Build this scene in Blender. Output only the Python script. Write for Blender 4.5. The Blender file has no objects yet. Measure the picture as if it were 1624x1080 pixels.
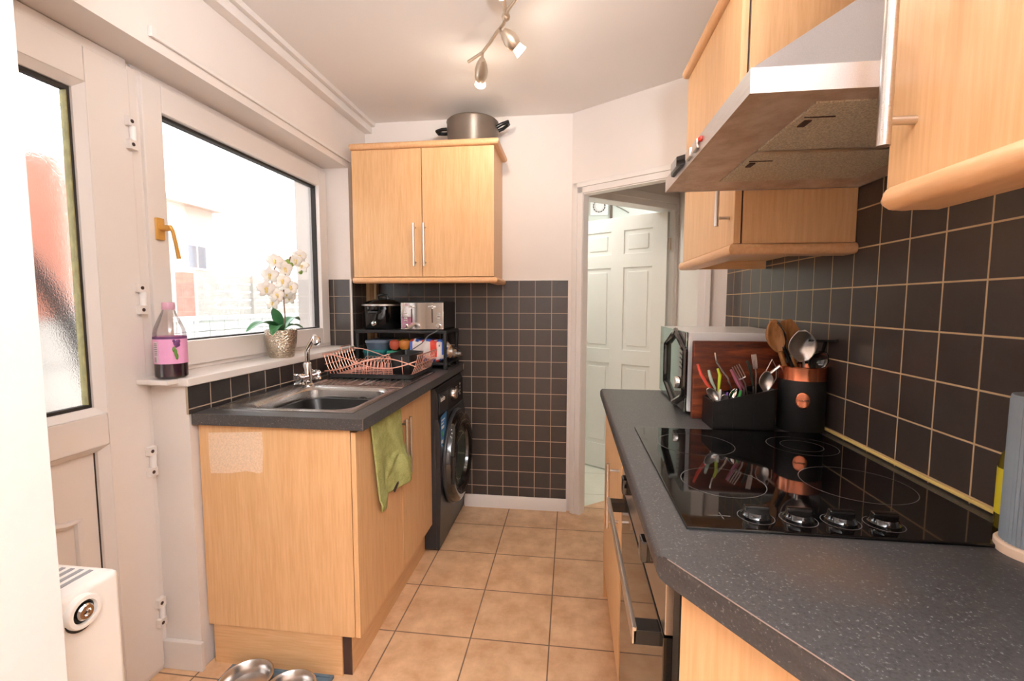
import bpy, bmesh, math, random
from mathutils import Vector, Matrix
random.seed(7)
SC = bpy.context.scene
COL = SC.collection
PI = math.pi

# ---------------------------------------------------------------- materials
def lin(c):
    c = c / 255.0
    return c / 12.92 if c <= 0.04045 else ((c + 0.055) / 1.055) ** 2.4
def rgb(r, g, b): return (lin(r), lin(g), lin(b), 1.0)

class NT:
    """small node-tree builder"""
    def __init__(self, name):
        self.m = bpy.data.materials.new(name); self.m.use_nodes = True
        self.t = self.m.node_tree; self.n = self.t.nodes; self.l = self.t.links
        self.b = self.n['Principled BSDF']; self.out = self.n['Material Output']
    def node(self, typ, **kw):
        nd = self.n.new(typ)
        for k, v in kw.items(): setattr(nd, k, v)
        return nd
    def put(self, sock, v):
        if isinstance(v, bpy.types.NodeSocket): self.l.new(v, sock)
        else: sock.default_value = v
    def math(self, op, a, b=None, c=None):
        nd = self.node('ShaderNodeMath', operation=op)
        self.put(nd.inputs[0], a)
        if b is not None: self.put(nd.inputs[1], b)
        if c is not None: self.put(nd.inputs[2], c)
        return nd.outputs[0]
    def coords(self, scale=(1, 1, 1)):
        tc = self.node('ShaderNodeTexCoord'); mp = self.node('ShaderNodeMapping')
        self.l.new(tc.outputs['Object'], mp.inputs['Vector']); mp.inputs['Scale'].default_value = scale
        return mp.outputs[0]
    def noise(self, vec, scale, detail=3, rough=.55):
        nd = self.node('ShaderNodeTexNoise'); self.l.new(vec, nd.inputs['Vector'])
        nd.inputs['Scale'].default_value = scale; nd.inputs['Detail'].default_value = detail; nd.inputs['Roughness'].default_value = rough
        return nd.outputs['Fac']
    def ramp(self, fac, stops):
        nd = self.node('ShaderNodeValToRGB'); self.l.new(fac, nd.inputs[0])
        e = nd.color_ramp.elements
        while len(e) < len(stops): e.new(0.5)
        for i, (p, c) in enumerate(stops): e[i].position = p; e[i].color = c
        return nd.outputs[0]
    def mix(self, fac, a, b, mode='MIX'):
        nd = self.node('ShaderNodeMix', data_type='RGBA', blend_type=mode)
        self.put(nd.inputs[0], fac); self.put(nd.inputs[6], a); self.put(nd.inputs[7], b)
        return nd.outputs[2]
    def bump(self, h, strength=.3, dist=.002):
        nd = self.node('ShaderNodeBump'); nd.inputs['Strength'].default_value = strength; nd.inputs['Distance'].default_value = dist
        self.l.new(h, nd.inputs['Height']); self.l.new(nd.outputs[0], self.b.inputs['Normal'])
    def set(self, color=None, rough=None, metal=None, spec=None, coat=None):
        if color is not None: self.put(self.b.inputs['Base Color'], color)
        if rough is not None: self.put(self.b.inputs['Roughness'], rough)
        if metal is not None: self.b.inputs['Metallic'].default_value = metal
        if spec is not None: self.b.inputs['Specular IOR Level'].default_value = spec
        if coat is not None: self.b.inputs['Coat Weight'].default_value = coat; self.b.inputs['Coat Roughness'].default_value = .08
        return self

def plain(name, c, rough=.5, metal=0, var=.06, scale=14, spec=.5, coat=None, bump=0, bscale=60):
    t = NT(name); v = t.coords()
    n = t.noise(v, scale)
    lo = tuple(x * (1 - var) for x in c[:3]) + (1,); hi = tuple(min(1, x * (1 + var)) for x in c[:3]) + (1,)
    t.set(t.ramp(n, [(.3, lo), (.7, hi)]), rough, metal, spec, coat)
    if bump: t.bump(t.noise(v, bscale), bump, .002)
    return t.m

def beech(name, scale, a=rgb(223, 179, 131), b=rgb(210, 162, 113), rough=.38):
    t = NT(name); v = t.coords(scale)
    n = t.noise(v, 6, 4, .6); v2 = t.coords(tuple(s * .3 for s in scale)); n2 = t.noise(v2, 5, 2)
    f = t.math('ADD', t.math('MULTIPLY', n, .6), t.math('MULTIPLY', n2, .4))
    t.set(t.ramp(f, [(.36, b), (.64, a)]), rough, spec=.4)
    t.bump(n, .04, .001)
    return t.m

def tiles(name, u, v, pitch, ou, ov, grout_w, tile, grout, var=.1, rough=.3, mottled=None, tilebump=.25):
    """u, v: axis indices of the tile plane in world metres"""
    t = NT(name); tc = t.node('ShaderNodeTexCoord'); sp = t.node('ShaderNodeSeparateXYZ')
    t.l.new(tc.outputs['Object'], sp.inputs[0])
    def axis(i, o):
        q = t.math('DIVIDE', t.math('SUBTRACT', sp.outputs[i], o), pitch)
        fr = t.math('FRACT', q); d = t.math('ABSOLUTE', t.math('SUBTRACT', fr, .5))
        fl = t.math('FLOOR', q)
        return d, fl
    du, fu = axis(u, ou); dv, fv = axis(v, ov)
    d = t.math('MAXIMUM', du, dv)
    mr = t.node('ShaderNodeMapRange'); mr.interpolation_type = 'SMOOTHSTEP'
    t.l.new(d, mr.inputs[0]); e = .5 - grout_w / pitch / 2
    mr.inputs[1].default_value = e - .006; mr.inputs[2].default_value = e + .006
    cb = t.node('ShaderNodeCombineXYZ'); t.l.new(fu, cb.inputs[0]); t.l.new(fv, cb.inputs[1])
    wn = t.node('ShaderNodeTexWhiteNoise'); t.l.new(cb.outputs[0], wn.inputs['Vector'])
    vec = t.coords()
    n = t.noise(vec, mottled[1] if mottled else 25, 5, .65)
    base = t.ramp(n, [(.35, tile), (.68, mottled[0] if mottled else tuple(x * 1.15 for x in tile[:3]) + (1,))])
    k = t.math('ADD', 1 - var / 2, t.math('MULTIPLY', wn.outputs['Value'], var))
    cc = t.node('ShaderNodeCombineColor'); [t.l.new(k, cc.inputs[i]) for i in range(3)]
    base = t.mix(1, base, cc.outputs[0], 'MULTIPLY')
    gn = t.noise(vec, 30, 3)
    g = t.mix(gn, grout, tuple(x * .8 for x in grout[:3]) + (1,))
    t.set(t.mix(mr.outputs[0], base, g), t.math('ADD', rough, t.math('MULTIPLY', mr.outputs[0], .45)), spec=.45)
    h = t.math('ADD', t.math('SUBTRACT', 1, mr.outputs[0]), t.math('MULTIPLY', n, .12))
    t.bump(h, tilebump, .003)
    return t.m

M = {}
M['wall'] = plain('wall_paint', rgb(231, 222, 215), .75, var=.02, scale=3, bump=.08, bscale=90)
M['wall_rough'] = plain('rough_plaster_paint', rgb(236, 234, 232), .7, var=.03, scale=6, bump=.5, bscale=55)
M['ceil'] = plain('ceiling_paint', rgb(240, 235, 231), .8, var=.015, scale=2)
M['gloss'] = plain('white_gloss_paint', rgb(232, 225, 219), .35, var=.02, scale=5)
M['upvc'] = plain('white_upvc', rgb(230, 222, 216), .32, var=.015, scale=4)
M['door_white'] = plain('white_panel_door', rgb(235, 233, 226), .4, var=.015, scale=4)
M['bath'] = plain('bathroom_paint', rgb(212, 216, 207), .6, var=.03, scale=4)
M['beech'] = beech('beech_upright', (26, 26, 1.6))
M['beech_y'] = beech('beech_along', (26, 1.6, 26))
M['beech_x'] = beech('beech_across', (1.6, 26, 26))
M['beech_dark'] = beech('beech_trim', (20, 3, 20), rgb(224, 176, 130), rgb(211, 160, 114), .35)
M['bare'] = plain('bare_chipboard', rgb(228, 198, 168), .85, var=.12, scale=160)
M['edge_dark'] = plain('dark_gap', rgb(60, 38, 30), .7)
M['tile_back'] = tiles('wall_tile_back', 0, 2, .1, -.6143, 1.3395, .0036, rgb(60, 52, 48), rgb(196, 172, 148), tilebump=.3)
M['tile_right'] = tiles('wall_tile_right', 1, 2, .1, 1.3287, 1.3426, .0036, rgb(60, 51, 47), rgb(200, 170, 130), tilebump=.3)
M['tile_left'] = tiles('wall_tile_left', 1, 2, .1, 1.418, 1.3395, .0036, rgb(52, 46, 44), rgb(176, 158, 138), tilebump=.3)
M['tile_floor'] = tiles('floor_tile', 0, 1, .305, -.0665, 1.66, .005, rgb(200, 156, 117), rgb(116, 92, 76), var=.08, rough=.36, mottled=(rgb(230, 191, 151), 9), tilebump=.2)
M['tile_bath'] = tiles('bathroom_floor_tile', 0, 1, .4, .02, 3.1, .005, rgb(228, 226, 208), rgb(196, 192, 176), var=.04, rough=.35, mottled=(rgb(236, 234, 220), 6), tilebump=.1)

def speckle(name, base, fleck, rough, stain=None):
    t = NT(name); v = t.coords()
    n = t.noise(v, 260, 2, .5); n2 = t.noise(v, 40, 4, .6)
    c = t.ramp(n, [(.30, tuple(x * .55 for x in base[:3]) + (1,)), (.5, base), (.63, base), (.70, fleck)])
    c = t.mix(t.math('MULTIPLY', n2, .35), c, rgb(88, 82, 78))
    if stain:   # brown scorch mark worn into the laminate
        vs = t.node('ShaderNodeVectorMath', operation='DISTANCE'); t.l.new(v, vs.inputs[0]); vs.inputs[1].default_value = stain
        mr = t.node('ShaderNodeMapRange'); t.l.new(t.math('ADD', vs.outputs['Value'], t.math('MULTIPLY', n2, .10)), mr.inputs[0])
        mr.inputs[1].default_value = .05; mr.inputs[2].default_value = .16; mr.inputs[3].default_value = .45; mr.inputs[4].default_value = 0
        c = t.mix(mr.outputs[0], c, rgb(96, 72, 54))
    t.set(c, rough, spec=.45); t.bump(n, .05, .0005)
    return t.m
M['worktop'] = speckle('speckled_grey_laminate', rgb(64, 63, 65), rgb(122, 120, 120), .36)
M['worktop_worn'] = speckle('worn_grey_laminate', rgb(60, 58, 58), rgb(116, 113, 112), .36, (.36 - .45, .68 - 1.2, .93 - .89))
M['worktop_edge'] = speckle('laminate_edge', rgb(58, 55, 54), rgb(112, 106, 102), .5)
M['edge_line'] = plain('worn_laminate_edge', rgb(132, 112, 102), .6)

def steel(name, c, rough, streak=(2, 90, 90), amt=.12):
    t = NT(name); v = t.coords(streak); n = t.noise(v, 8, 3)
    t.set(t.ramp(n, [(.3, tuple(x * .85 for x in c[:3]) + (1,)), (.7, c)]), t.math('ADD', rough - amt / 2, t.math('MULTIPLY', n, amt)), 1.0)
    return t.m
M['steel'] = steel('brushed_steel', rgb(212, 206, 200), .3)
M['steel_y'] = steel('brushed_steel_rail', rgb(206, 200, 194), .3, (90, 2, 90))
M['sinksteel'] = plain('sink_steel', rgb(206, 203, 200), .26, 1, var=.03, scale=5)
M['hoodsteel'] = steel('hood_steel', rgb(214, 214, 216), .42, (90, 3, 90))
def grimy():
    t = NT('grimy_steel'); v = t.coords(); n = t.noise(v, 14, 5, .7); n2 = t.noise(v, 160, 2)
    t.set(t.ramp(n, [(.3, rgb(180, 150, 128)), (.6, rgb(212, 194, 178)), (.8, rgb(220, 208, 198))]), t.math('ADD', .34, t.math('MULTIPLY', n2, .25)), .45)
    return t.m
M['grime'] = grimy()
def mesh_filter():
    t = NT('filter_mesh'); v = t.coords(); n = t.noise(v, 330, 2)
    t.set(t.ramp(n, [(.35, rgb(172, 160, 138)), (.65, rgb(222, 212, 190))]), .5, .1); t.bump(n, .6, .001)
    return t.m
M['filter'] = mesh_filter()
M['chrome'] = plain('chrome', rgb(225, 222, 220), .06, 1, var=.02)
M['nickel'] = plain('satin_nickel', rgb(206, 192, 174), .34, .85, var=.04)
M['brass'] = plain('gold_handle', rgb(214, 168, 92), .35, .7, var=.05)
M['copper'] = plain('copper', rgb(226, 140, 104), .22, 1, var=.06)
M['copperwire'] = plain('copper_wire', rgb(244, 182, 162), .3, .6, var=.04)
M['black'] = plain('black_plastic', rgb(15, 14, 14), .35, var=.1)
M['blackmatte'] = plain('black_matt', rgb(21, 20, 20), .55, var=.12)
M['blackgloss'] = plain('black_gloss', rgb(14, 13, 13), .08, var=.1, coat=.6)
M['rubber'] = plain('dark_seal_shadow', rgb(38, 32, 28), .7)  # seal rubber, also the dark of the shadow under the radiator plug
M['seal_green'] = plain('mossy_spacer', rgb(150, 142, 96), .7, var=.2, scale=40)
M['graphite'] = plain('graphite_enamel', rgb(40, 40, 43), .32, var=.05)
M['hobglass'] = plain('hob_glass', rgb(12, 10, 10), .04, var=.1, spec=.6)
M['ring'] = plain('hob_print', rgb(96, 92, 90), .25)
M['white'] = plain('white_enamel', rgb(240, 238, 236), .28, var=.01)
M['radiator'] = plain('radiator_enamel', rgb(244, 240, 234), .3, var=.01)
M['mirrorglass'] = plain('dark_mirror_glass', rgb(128, 140, 132), .06, .85, var=.05)
M['ovenglass'] = plain('oven_glass', rgb(20, 18, 17), .05, var=.1, spec=.9)
M['mat'] = plain('grey_rubber_mat', rgb(92, 108, 118), .7, var=.08)
M['potgrey'] = plain('grey_nonstick', rgb(104, 92, 82), .38, .25, var=.05)
M['sealant'] = plain('yellowed_sealant', rgb(226, 196, 118), .4, var=.08, scale=30)
M['greybox'] = plain('grey_fluted', rgb(128, 138, 146), .5, var=.04)
M['liner'] = plain('pale_wood_base', rgb(224, 196, 170), .5, var=.06)
def towel():
    t = NT('green_terry'); v = t.coords(); n = t.noise(v, 420, 2); n2 = t.noise(v, 30, 3)
    f = t.math('ADD', t.math('MULTIPLY', n, .6), t.math('MULTIPLY', n2, .4))
    t.set(t.ramp(f, [(.35, rgb(140, 144, 82)), (.65, rgb(186, 188, 126))]), .95, spec=.1); t.bump(f, .9, .004)
    return t.m
M['towel'] = towel()
def redwood():
    t = NT('red_hardwood'); v = t.coords((2, 9, 14)); n = t.noise(v, 4, 5, .65)
    t.set(t.ramp(n, [(.3, rgb(34, 14, 8)), (.5, rgb(104, 44, 20)), (.72, rgb(150, 76, 38))]), .38); return t.m
M['redwood'] = redwood()
M['spoonwood'] = beech('spoon_wood', (30, 30, 4), rgb(176, 122, 70), rgb(140, 90, 48), .5)
M['postwood'] = plain('weathered_red_wood', rgb(172, 104, 92), .8, var=.15)
M['fencered'] = plain('red_fence_boards', rgb(184, 122, 102), .8, var=.12, scale=12)
M['fencepale'] = plain('pale_fence_boards', rgb(172, 166, 158), .8, var=.12)
M['paving'] = plain('pale_paving', rgb(222, 218, 212), .9, var=.08)
M['block'] = tiles('white_garden_blocks', 1, 2, .22, 0, .01, .008, rgb(196, 194, 190), rgb(110, 106, 102), rough=.8, tilebump=.2)
M['housewall'] = plain('pale_render', rgb(184, 170, 160), .9, var=.06)
M['houseglass'] = plain('house_window_glass', rgb(104, 112, 124), .2)
M['roof'] = plain('roof_tiles', rgb(176, 156, 148), .9, var=.1)
M['leaf'] = plain('orchid_leaf', rgb(72, 128, 84), .35, var=.2, scale=10)
M['stem'] = plain('orchid_stem', rgb(120, 84, 62), .5, var=.2)
M['bud'] = plain('orchid_bud', rgb(122, 146, 62), .5, var=.12)
M['petal'] = plain('white_petal', rgb(250, 246, 240), .55, var=.02)
M['petalheart'] = plain('yellow_petal_heart', rgb(232, 206, 130), .55, var=.1)
def hammered():
    t = NT('hammered_silver'); v = t.coords((1, 1, 1.6)); vo = t.node('ShaderNodeTexVoronoi'); t.l.new(v, vo.inputs['Vector']); vo.inputs['Scale'].default_value = 120
    t.set(rgb(196, 184, 166), .25, 1); t.bump(vo.outputs['Distance'], .9, .004); return t.m
M['hammered'] = hammered()
M['soil'] = plain('bark_soil', rgb(82, 62, 46), .9, var=.3, scale=120)

def clear(name, tint=(1, 1, 1, 1), gloss=.08, rough=.02):
    t = NT(name); tr = t.node('ShaderNodeBsdfTransparent'); tr.inputs[0].default_value = tint
    gl = t.node('ShaderNodeBsdfGlossy'); gl.inputs['Roughness'].default_value = rough
    lw = t.node('ShaderNodeLayerWeight'); lw.inputs['Blend'].default_value = .25
    mx = t.node('ShaderNodeMixShader')
    t.l.new(t.math('MINIMUM', t.math('ADD', gloss * .5, t.math('MULTIPLY', lw.outputs['Fresnel'], .6)), .8), mx.inputs[0])
    t.l.new(tr.outputs[0], mx.inputs[1]); t.l.new(gl.outputs[0], mx.inputs[2]); t.l.new(mx.outputs[0], t.out.inputs[0])
    return t.m
M['glass'] = clear('window_glass', (.97, .98, .98, 1))
M['pet'] = clear('clear_bottle_plastic', (.93, .90, .90, 1), .14, .08)
M['bag'] = clear('clear_bag', (.9, .9, .92, 1), .3, .15)
def frosted():
    t = NT('frosted_glass'); v = t.coords((1, 1, 1)); n = t.noise(v, 300, 2, .5)
    b = t.b; b.inputs['Base Color'].default_value = (.96, .97, .97, 1); b.inputs['Roughness'].default_value = .16
    b.inputs['Transmission Weight'].default_value = 1; b.inputs['IOR'].default_value = 1.2
    t.bump(n, .30, .0015); return t.m
M['frosted'] = frosted()
def lampglass():
    t = NT('lit_lamp_glass'); t.set(rgb(250, 244, 236), .4); t.b.inputs['Emission Color'].default_value = (1, .88, .76, 1); t.b.inputs['Emission Strength'].default_value = 1.0; return t.m
M['lampglass'] = lampglass()
def col(name, r, g, b, rough=.45, metal=0): 
    if name not in M: M[name] = plain(name, rgb(r, g, b), rough, metal, var=.06)
    return M[name]

# ---------------------------------------------------------------- mesh builder
class MB:
    def __init__(s): s.bm = bmesh.new(); s.mi = 0; s.bev = False
    def _mark(s, faces):
        for f in faces: f.material_index = s.mi
    def box(s, x0, x1, y0, y1, z0, z1, b=0, seg=2):
        bm = s.bm
        vs = [bm.verts.new((x, y, z)) for x in (x0, x1) for y in (y0, y1) for z in (z0, z1)]
        idx = [(0, 1, 3, 2), (4, 6, 7, 5), (0, 4, 5, 1), (2, 3, 7, 6), (0, 2, 6, 4), (1, 5, 7, 3)]
        fs = [bm.faces.new([vs[i] for i in q]) for q in idx]; s._mark(fs)
        if b:
            s.bev = True; es = {e for f in fs for e in f.edges}
            r = bmesh.ops.bevel(bm, geom=list(es), offset=b, segments=seg, affect='EDGES', profile=.5)
            s._mark(r['faces'])
        return s
    def _ring(s, c, a, b, r, n, r2=None):
        r2 = r if r2 is None else r2
        return [s.bm.verts.new(c + a * (r * math.cos(2 * PI * i / n)) + b * (r2 * math.sin(2 * PI * i / n))) for i in range(n)]
    def _bridge(s, A, B, n):
        fs = [s.bm.faces.new((A[i], A[(i + 1) % n], B[(i + 1) % n], B[i])) for i in range(n)]; s._mark(fs)
    @staticmethod
    def frame(d):
        d = d.normalized(); up = Vector((0, 0, 1)) if abs(d.z) < .95 else Vector((1, 0, 0))
        a = d.cross(up).normalized(); return a, a.cross(d).normalized()
    def cyl(s, p0, p1, r0, r1=None, n=16, cap=True):
        p0, p1 = Vector(p0), Vector(p1); a, b = s.frame(p1 - p0); r1 = r0 if r1 is None else r1
        A = s._ring(p0, a, b, r0, n); B = s._ring(p1, a, b, r1, n); s._bridge(A, B, n)
        if cap: s._mark([s.bm.faces.new(A), s.bm.faces.new(B)])
        return s
    def tube(s, pts, r, n=8, closed=False, radii=None, flat=1.0):
        pts = [Vector(p) for p in pts]; N = len(pts); rings = []; pa = None
        for i, p in enumerate(pts):
            if closed: d = pts[(i + 1) % N] - pts[i - 1]
            else: d = pts[min(i + 1, N - 1)] - pts[max(i - 1, 0)]
            if d.length < 1e-9: d = Vector((0, 0, 1))
            if pa is None: a, b = s.frame(d)
            else:
                d.normalize(); a = (pa - d * pa.dot(d))
                a = a.normalized() if a.length > 1e-6 else s.frame(d)[0]; b = a.cross(d).normalized()
            pa = a; rr = radii[i] if radii else r
            rings.append(s._ring(p, a, b, rr, n, rr * flat))
        for i in range(N - 1): s._bridge(rings[i], rings[i + 1], n)
        if closed: s._bridge(rings[-1], rings[0], n)
        else: s._mark([s.bm.faces.new(rings[0]), s.bm.faces.new(rings[-1])])
        return s
    def lathe(s, prof, c=(0, 0, 0), n=32, axis=(0, 0, 1), sx=1.0, sy=1.0):
        c = Vector(c); ax = Vector(axis).normalized()
        if abs(ax.z) > .99: a, b = Vector((1, 0, 0)), Vector((0, 1, 0))
        else: a, b = s.frame(ax)
        prev = None
        for k, (r, h) in enumerate(prof):
            o = c + ax * h
            R = [s.bm.verts.new(o)] if r < 1e-6 else s._ring(o, a, b, r * sx, n, r * sy)
            if prev is not None:
                if len(prev) == 1 and len(R) > 1: s._mark([s.bm.faces.new((prev[0], R[i], R[(i + 1) % n])) for i in range(n)])
                elif len(R) == 1 and len(prev) > 1: s._mark([s.bm.faces.new((prev[i], prev[(i + 1) % n], R[0])) for i in range(n)])
                elif len(R) > 1: s._bridge(prev, R, n)
            prev = R
        return s
    def prism(s, pts, lo, hi, plane='xy', b=0):
        f = {'xy': lambda u, v, w: (u, v, w), 'xz': lambda u, v, w: (u, w, v), 'yz': lambda u, v, w: (w, u, v)}[plane]
        A = [s.bm.verts.new(f(u, v, lo)) for u, v in pts]; B = [s.bm.verts.new(f(u, v, hi)) for u, v in pts]
        n = len(pts); fs = [s.bm.faces.new(A), s.bm.faces.new(B)] + [s.bm.faces.new((A[i], A[(i + 1) % n], B[(i + 1) % n], B[i])) for i in range(n)]
        s._mark(fs)
        if b:
            s.bev = True; es = {e for q in fs for e in q.edges}
            r = bmesh.ops.bevel(s.bm, geom=list(es), offset=b, segments=2, affect='EDGES', profile=.5); s._mark(r['faces'])
        return s
    def grid(s, fn, nu, nv):
        V = [[s.bm.verts.new(fn(i / nu, j / nv)) for j in range(nv + 1)] for i in range(nu + 1)]
        s._mark([s.bm.faces.new((V[i][j], V[i + 1][j], V[i + 1][j + 1], V[i][j + 1])) for i in range(nu) for j in range(nv)])
        return s
    def ball(s, c, rx, ry=None, rz=None, n=16):
        ry = rx if ry is None else ry; rz = rx if rz is None else rz; m = n // 2
        prof = [(math.sin(PI * k / m), -math.cos(PI * k / m)) for k in range(m + 1)]
        bm2 = MB(); bm2.mi = s.mi; bm2.lathe(prof, n=n)
        off = len(s.bm.verts)
        mp = {}
        for v in bm2.bm.verts: mp[v] = s.bm.verts.new((c[0] + v.co.x * rx, c[1] + v.co.y * ry, c[2] + v.co.z * rz))
        s._mark([s.bm.faces.new([mp[v] for v in f.verts]) for f in bm2.bm.faces]); bm2.bm.free()
        return s
    def xform(s, mat): bmesh.ops.transform(s.bm, matrix=mat, verts=s.bm.verts); return s
    def build(s, name, mats, parent=None, local=False, solid=0, subsurf=0, ang=38, loc=None):
        mats = mats if isinstance(mats, (list, tuple)) else [mats]
        bmesh.ops.recalc_face_normals(s.bm, faces=s.bm.faces)
        off = Vector((0, 0, 0))
        if parent is not None and not local: off = wloc(parent)
        elif loc is not None: off = Vector(loc)
        if off.length: bmesh.ops.translate(s.bm, verts=s.bm.verts, vec=-off)
        me = bpy.data.meshes.new(name); s.bm.to_mesh(me); s.bm.free()
        for m in mats: me.materials.append(M[m] if isinstance(m, str) else m)
        for p in me.polygons: p.use_smooth = True
        me.set_sharp_from_angle(angle=math.radians(ang))
        o = bpy.data.objects.new(name, me); COL.objects.link(o)
        if parent is not None: o.parent = parent
        elif loc is not None: o.location = loc
        if s.bev:
            md = o.modifiers.new('even_shading', 'WEIGHTED_NORMAL'); md.mode = 'FACE_AREA'; md.keep_sharp = True; md.weight = 90
        if solid:
            md = o.modifiers.new('thickness', 'SOLIDIFY'); md.thickness = solid; md.offset = 0
        if subsurf:
            md = o.modifiers.new('smooth', 'SUBSURF'); md.levels = subsurf; md.render_levels = subsurf
        return o

def wloc(o):
    v = Vector((0, 0, 0))
    while o is not None: v += o.location; o = o.parent
    return v
def T(o, label, cat, group=None):
    o['label'] = label; o['category'] = cat
    if group: o['group'] = group
    return o
def thing(name, loc, label, cat, group=None, rot=None):
    o = bpy.data.objects.new(name, None); o.empty_display_size = .05; COL.objects.link(o); o.location = loc
    if rot is not None: o.rotation_euler = (0, 0, rot)
    return T(o, label, cat, group)
def S(o): o['kind'] = 'structure'; return o
def sroot(name, loc, rot=0):
    o = bpy.data.objects.new(name, None); COL.objects.link(o); o.location = loc; o.rotation_euler = (0, 0, rot); return S(o)
def text(body, size, mat, parent, origin, xdir, ydir, name, depth=.0004, align='CENTER'):
    """lettering laid on a surface: xdir along the line of writing, ydir up the letters (world axes)"""
    cu = bpy.data.curves.new(name, 'FONT'); cu.body = body; cu.size = size; cu.extrude = depth; cu.align_x = align; cu.align_y = 'CENTER'
    tmp = bpy.data.objects.new(name, cu); COL.objects.link(tmp)
    dg = bpy.context.evaluated_depsgraph_get(); me = bpy.data.meshes.new_from_object(tmp.evaluated_get(dg))
    bpy.data.objects.remove(tmp); me.name = name; me.materials.clear(); me.materials.append(M[mat])
    x = Vector(xdir).normalized(); y = Vector(ydir).normalized(); z = x.cross(y)
    m = Matrix((x, y, z)).transposed().to_4x4(); m.translation = Vector(origin) - wloc(parent)
    me.transform(m)
    o = bpy.data.objects.new(name, me); COL.objects.link(o); o.parent = parent
    return o
def bar_handle(parent, x, y, z0, z1, d, r=.006, posts=None, name='handle'):
    """upright bar handle: bar at (x, y), posts running in direction d (dx, dy) to the door face"""
    b = MB(); b.cyl((x, y, z0), (x, y, z1), r, n=14)
    for z in (posts or (z0 + .022, z1 - .022)): b.cyl((x, y, z), (x + d[0], y + d[1], z), r * .75, n=10)
    return b.build(name, 'steel', parent)
def arc(c, r, a0, a1, n, z=0, plane='xy'):
    out = []
    for i in range(n + 1):
        a = a0 + (a1 - a0) * i / n; u, v = r * math.cos(a), r * math.sin(a)
        out.append((c[0] + u, c[1] + v, c[2]) if plane == 'xy' else (c[0] + u, c[1], c[2] + v) if plane == 'xz' else (c[0], c[1] + u, c[2] + v))
    return out
# ================================================================ THE SETTING
CEIL = 2.413
S(MB().prism([(-1.9, -2.0), (.745, -2.0), (.745, 3.395), (.084, 2.889), (.05, 2.9), (-1.9, 2.9)], -.06, 0).build('floor', 'tile_floor'))
S(MB().prism([(.084, 2.889), (.745, 3.395), (1.4, 3.5), (1.4, 4.46), (-.76, 4.46), (-.76, 2.9), (.05, 2.9)], -.06, -.001).build('floor_bathroom', 'tile_bath'))
S(MB().box(-2.0, 1.5, -2.1, 4.5, CEIL, CEIL + .08).build('ceiling', 'ceil'))

b = MB()
b.box(-1.62, -1.285, .60, 2.588, 2.078, CEIL)          # over the door and the window
b.box(-1.62, -1.285, 2.588, 2.823, 0, CEIL)            # pier in the corner
b.box(-1.62, -1.285, 1.392, 2.588, 0, 1.018)           # under the sill
b.box(-1.62, -1.50, 1.374, 1.402, 1.018, 2.078)
S(b.build('wall_left', 'wall'))
S(MB().box(-1.285, -1.278, 1.382, 2.588, .922, 1.018).build('wall_left_tiles', tiles('upstand_tile', 1, 2, .1, 1.382, 1.3395, .004, rgb(44, 39, 37), rgb(176, 156, 134), tilebump=.3)))
M['tile_reveal'] = tiles('reveal_tile', 0, 2, .1, -1.39, 1.3395, .004, rgb(66, 58, 54), rgb(180, 160, 138), tilebump=.3)
S(MB().box(-1.42, -1.285, 2.581, 2.588, 1.048, 1.439).build('wall_reveal_tiles', 'tile_reveal'))
S(MB().box(-1.285, -1.279, 2.588, 2.817, .922, 1.439).build('wall_pier_tiles', 'tile_left'))
S(MB().box(-1.62, .02, 2.823, 2.90, 0, CEIL).build('wall_back', 'wall'))
S(MB().box(-1.279, -.016, 2.817, 2.823, .07, 1.439).build('wall_back_tiles', 'tile_back'))
S(MB().box(.745, .82, -2.0, 3.5, 0, CEIL).build('wall_right', 'wall'))
S(MB().box(.739, .745, -.2, 2.322, .90, 1.95).build('wall_right_tiles', 'tile_right'))
S(MB().box(-2.0, -.797, .30, .60, 0, CEIL).build('wall_near', 'wall_rough'))
b = MB(); b.box(-2.0, -1.9, -2.0, .30, 0, CEIL)
S(b.build('wall_dining', 'wall'))
b = MB(); b.box(-2.0, .82, -2.08, -2.0, 0, CEIL)
S(b.build('wall_rear', 'wall'))

# diagonal wall with the open doorway, then the slanting second frame that holds the panelled door
def along(o, d, sgn=1):
    d = Vector((d[0], d[1], 0)).normalized(); n = Vector((-d.y, d.x, 0)) * sgn
    m = Matrix((d, n, Vector((0, 0, 1)))).transposed().to_4x4(); m.translation = Vector((o[0], o[1], 0)); return m
MA = along((.0, 2.823), (.745, -.503)); LA = .899
b = MB(); b.box(0, .078, 0, .05, 0, CEIL); b.box(.078, .768, 0, .05, 1.942, CEIL); b.box(.768, LA, 0, .05, 0, CEIL)
S(b.xform(MA).build('wall_diagonal', 'wall'))
b = MB()
for x0, x1, y in ((.022, .050, -.020), (.046, .084, -.013)):
    b.box(x0, x1, y, 0, 0, 1.94 + (.084 - x0), .003); b.box(.846 - x1, .846 - x0, y, 0, 0, 1.94 + (.084 - x0), .003)
    b.box(x0, .846 - x0, y, 0, 1.94 + (.084 - x1), 1.94 + (.084 - x0), .003)
b.box(.078, .086, -.006, .05, 0, 1.942); b.box(.760, .768, -.006, .05, 0, 1.942); b.box(.078, .768, -.006, .05, 1.934, 1.942)
S(b.xform(MA).build('trim_1', 'gloss'))
MS = along((.060, 2.870), (.793, .609))
b = MB(); b.box(0, .03, 0, .10, 0, CEIL); b.box(.03, .835, 0, .10, 1.965, CEIL); b.box(.835, 1.0, 0, .10, 0, CEIL)
S(b.xform(MS).build('wall_lobby', 'wall'))
b = MB()
b.box(.0, .03, -.012, .10, 0, 1.965, .002); b.box(.835, .872, -.014, 0, 0, 2.03, .003); b.box(.815, .835, -.008, .10, 0, 1.965, .002)
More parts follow.
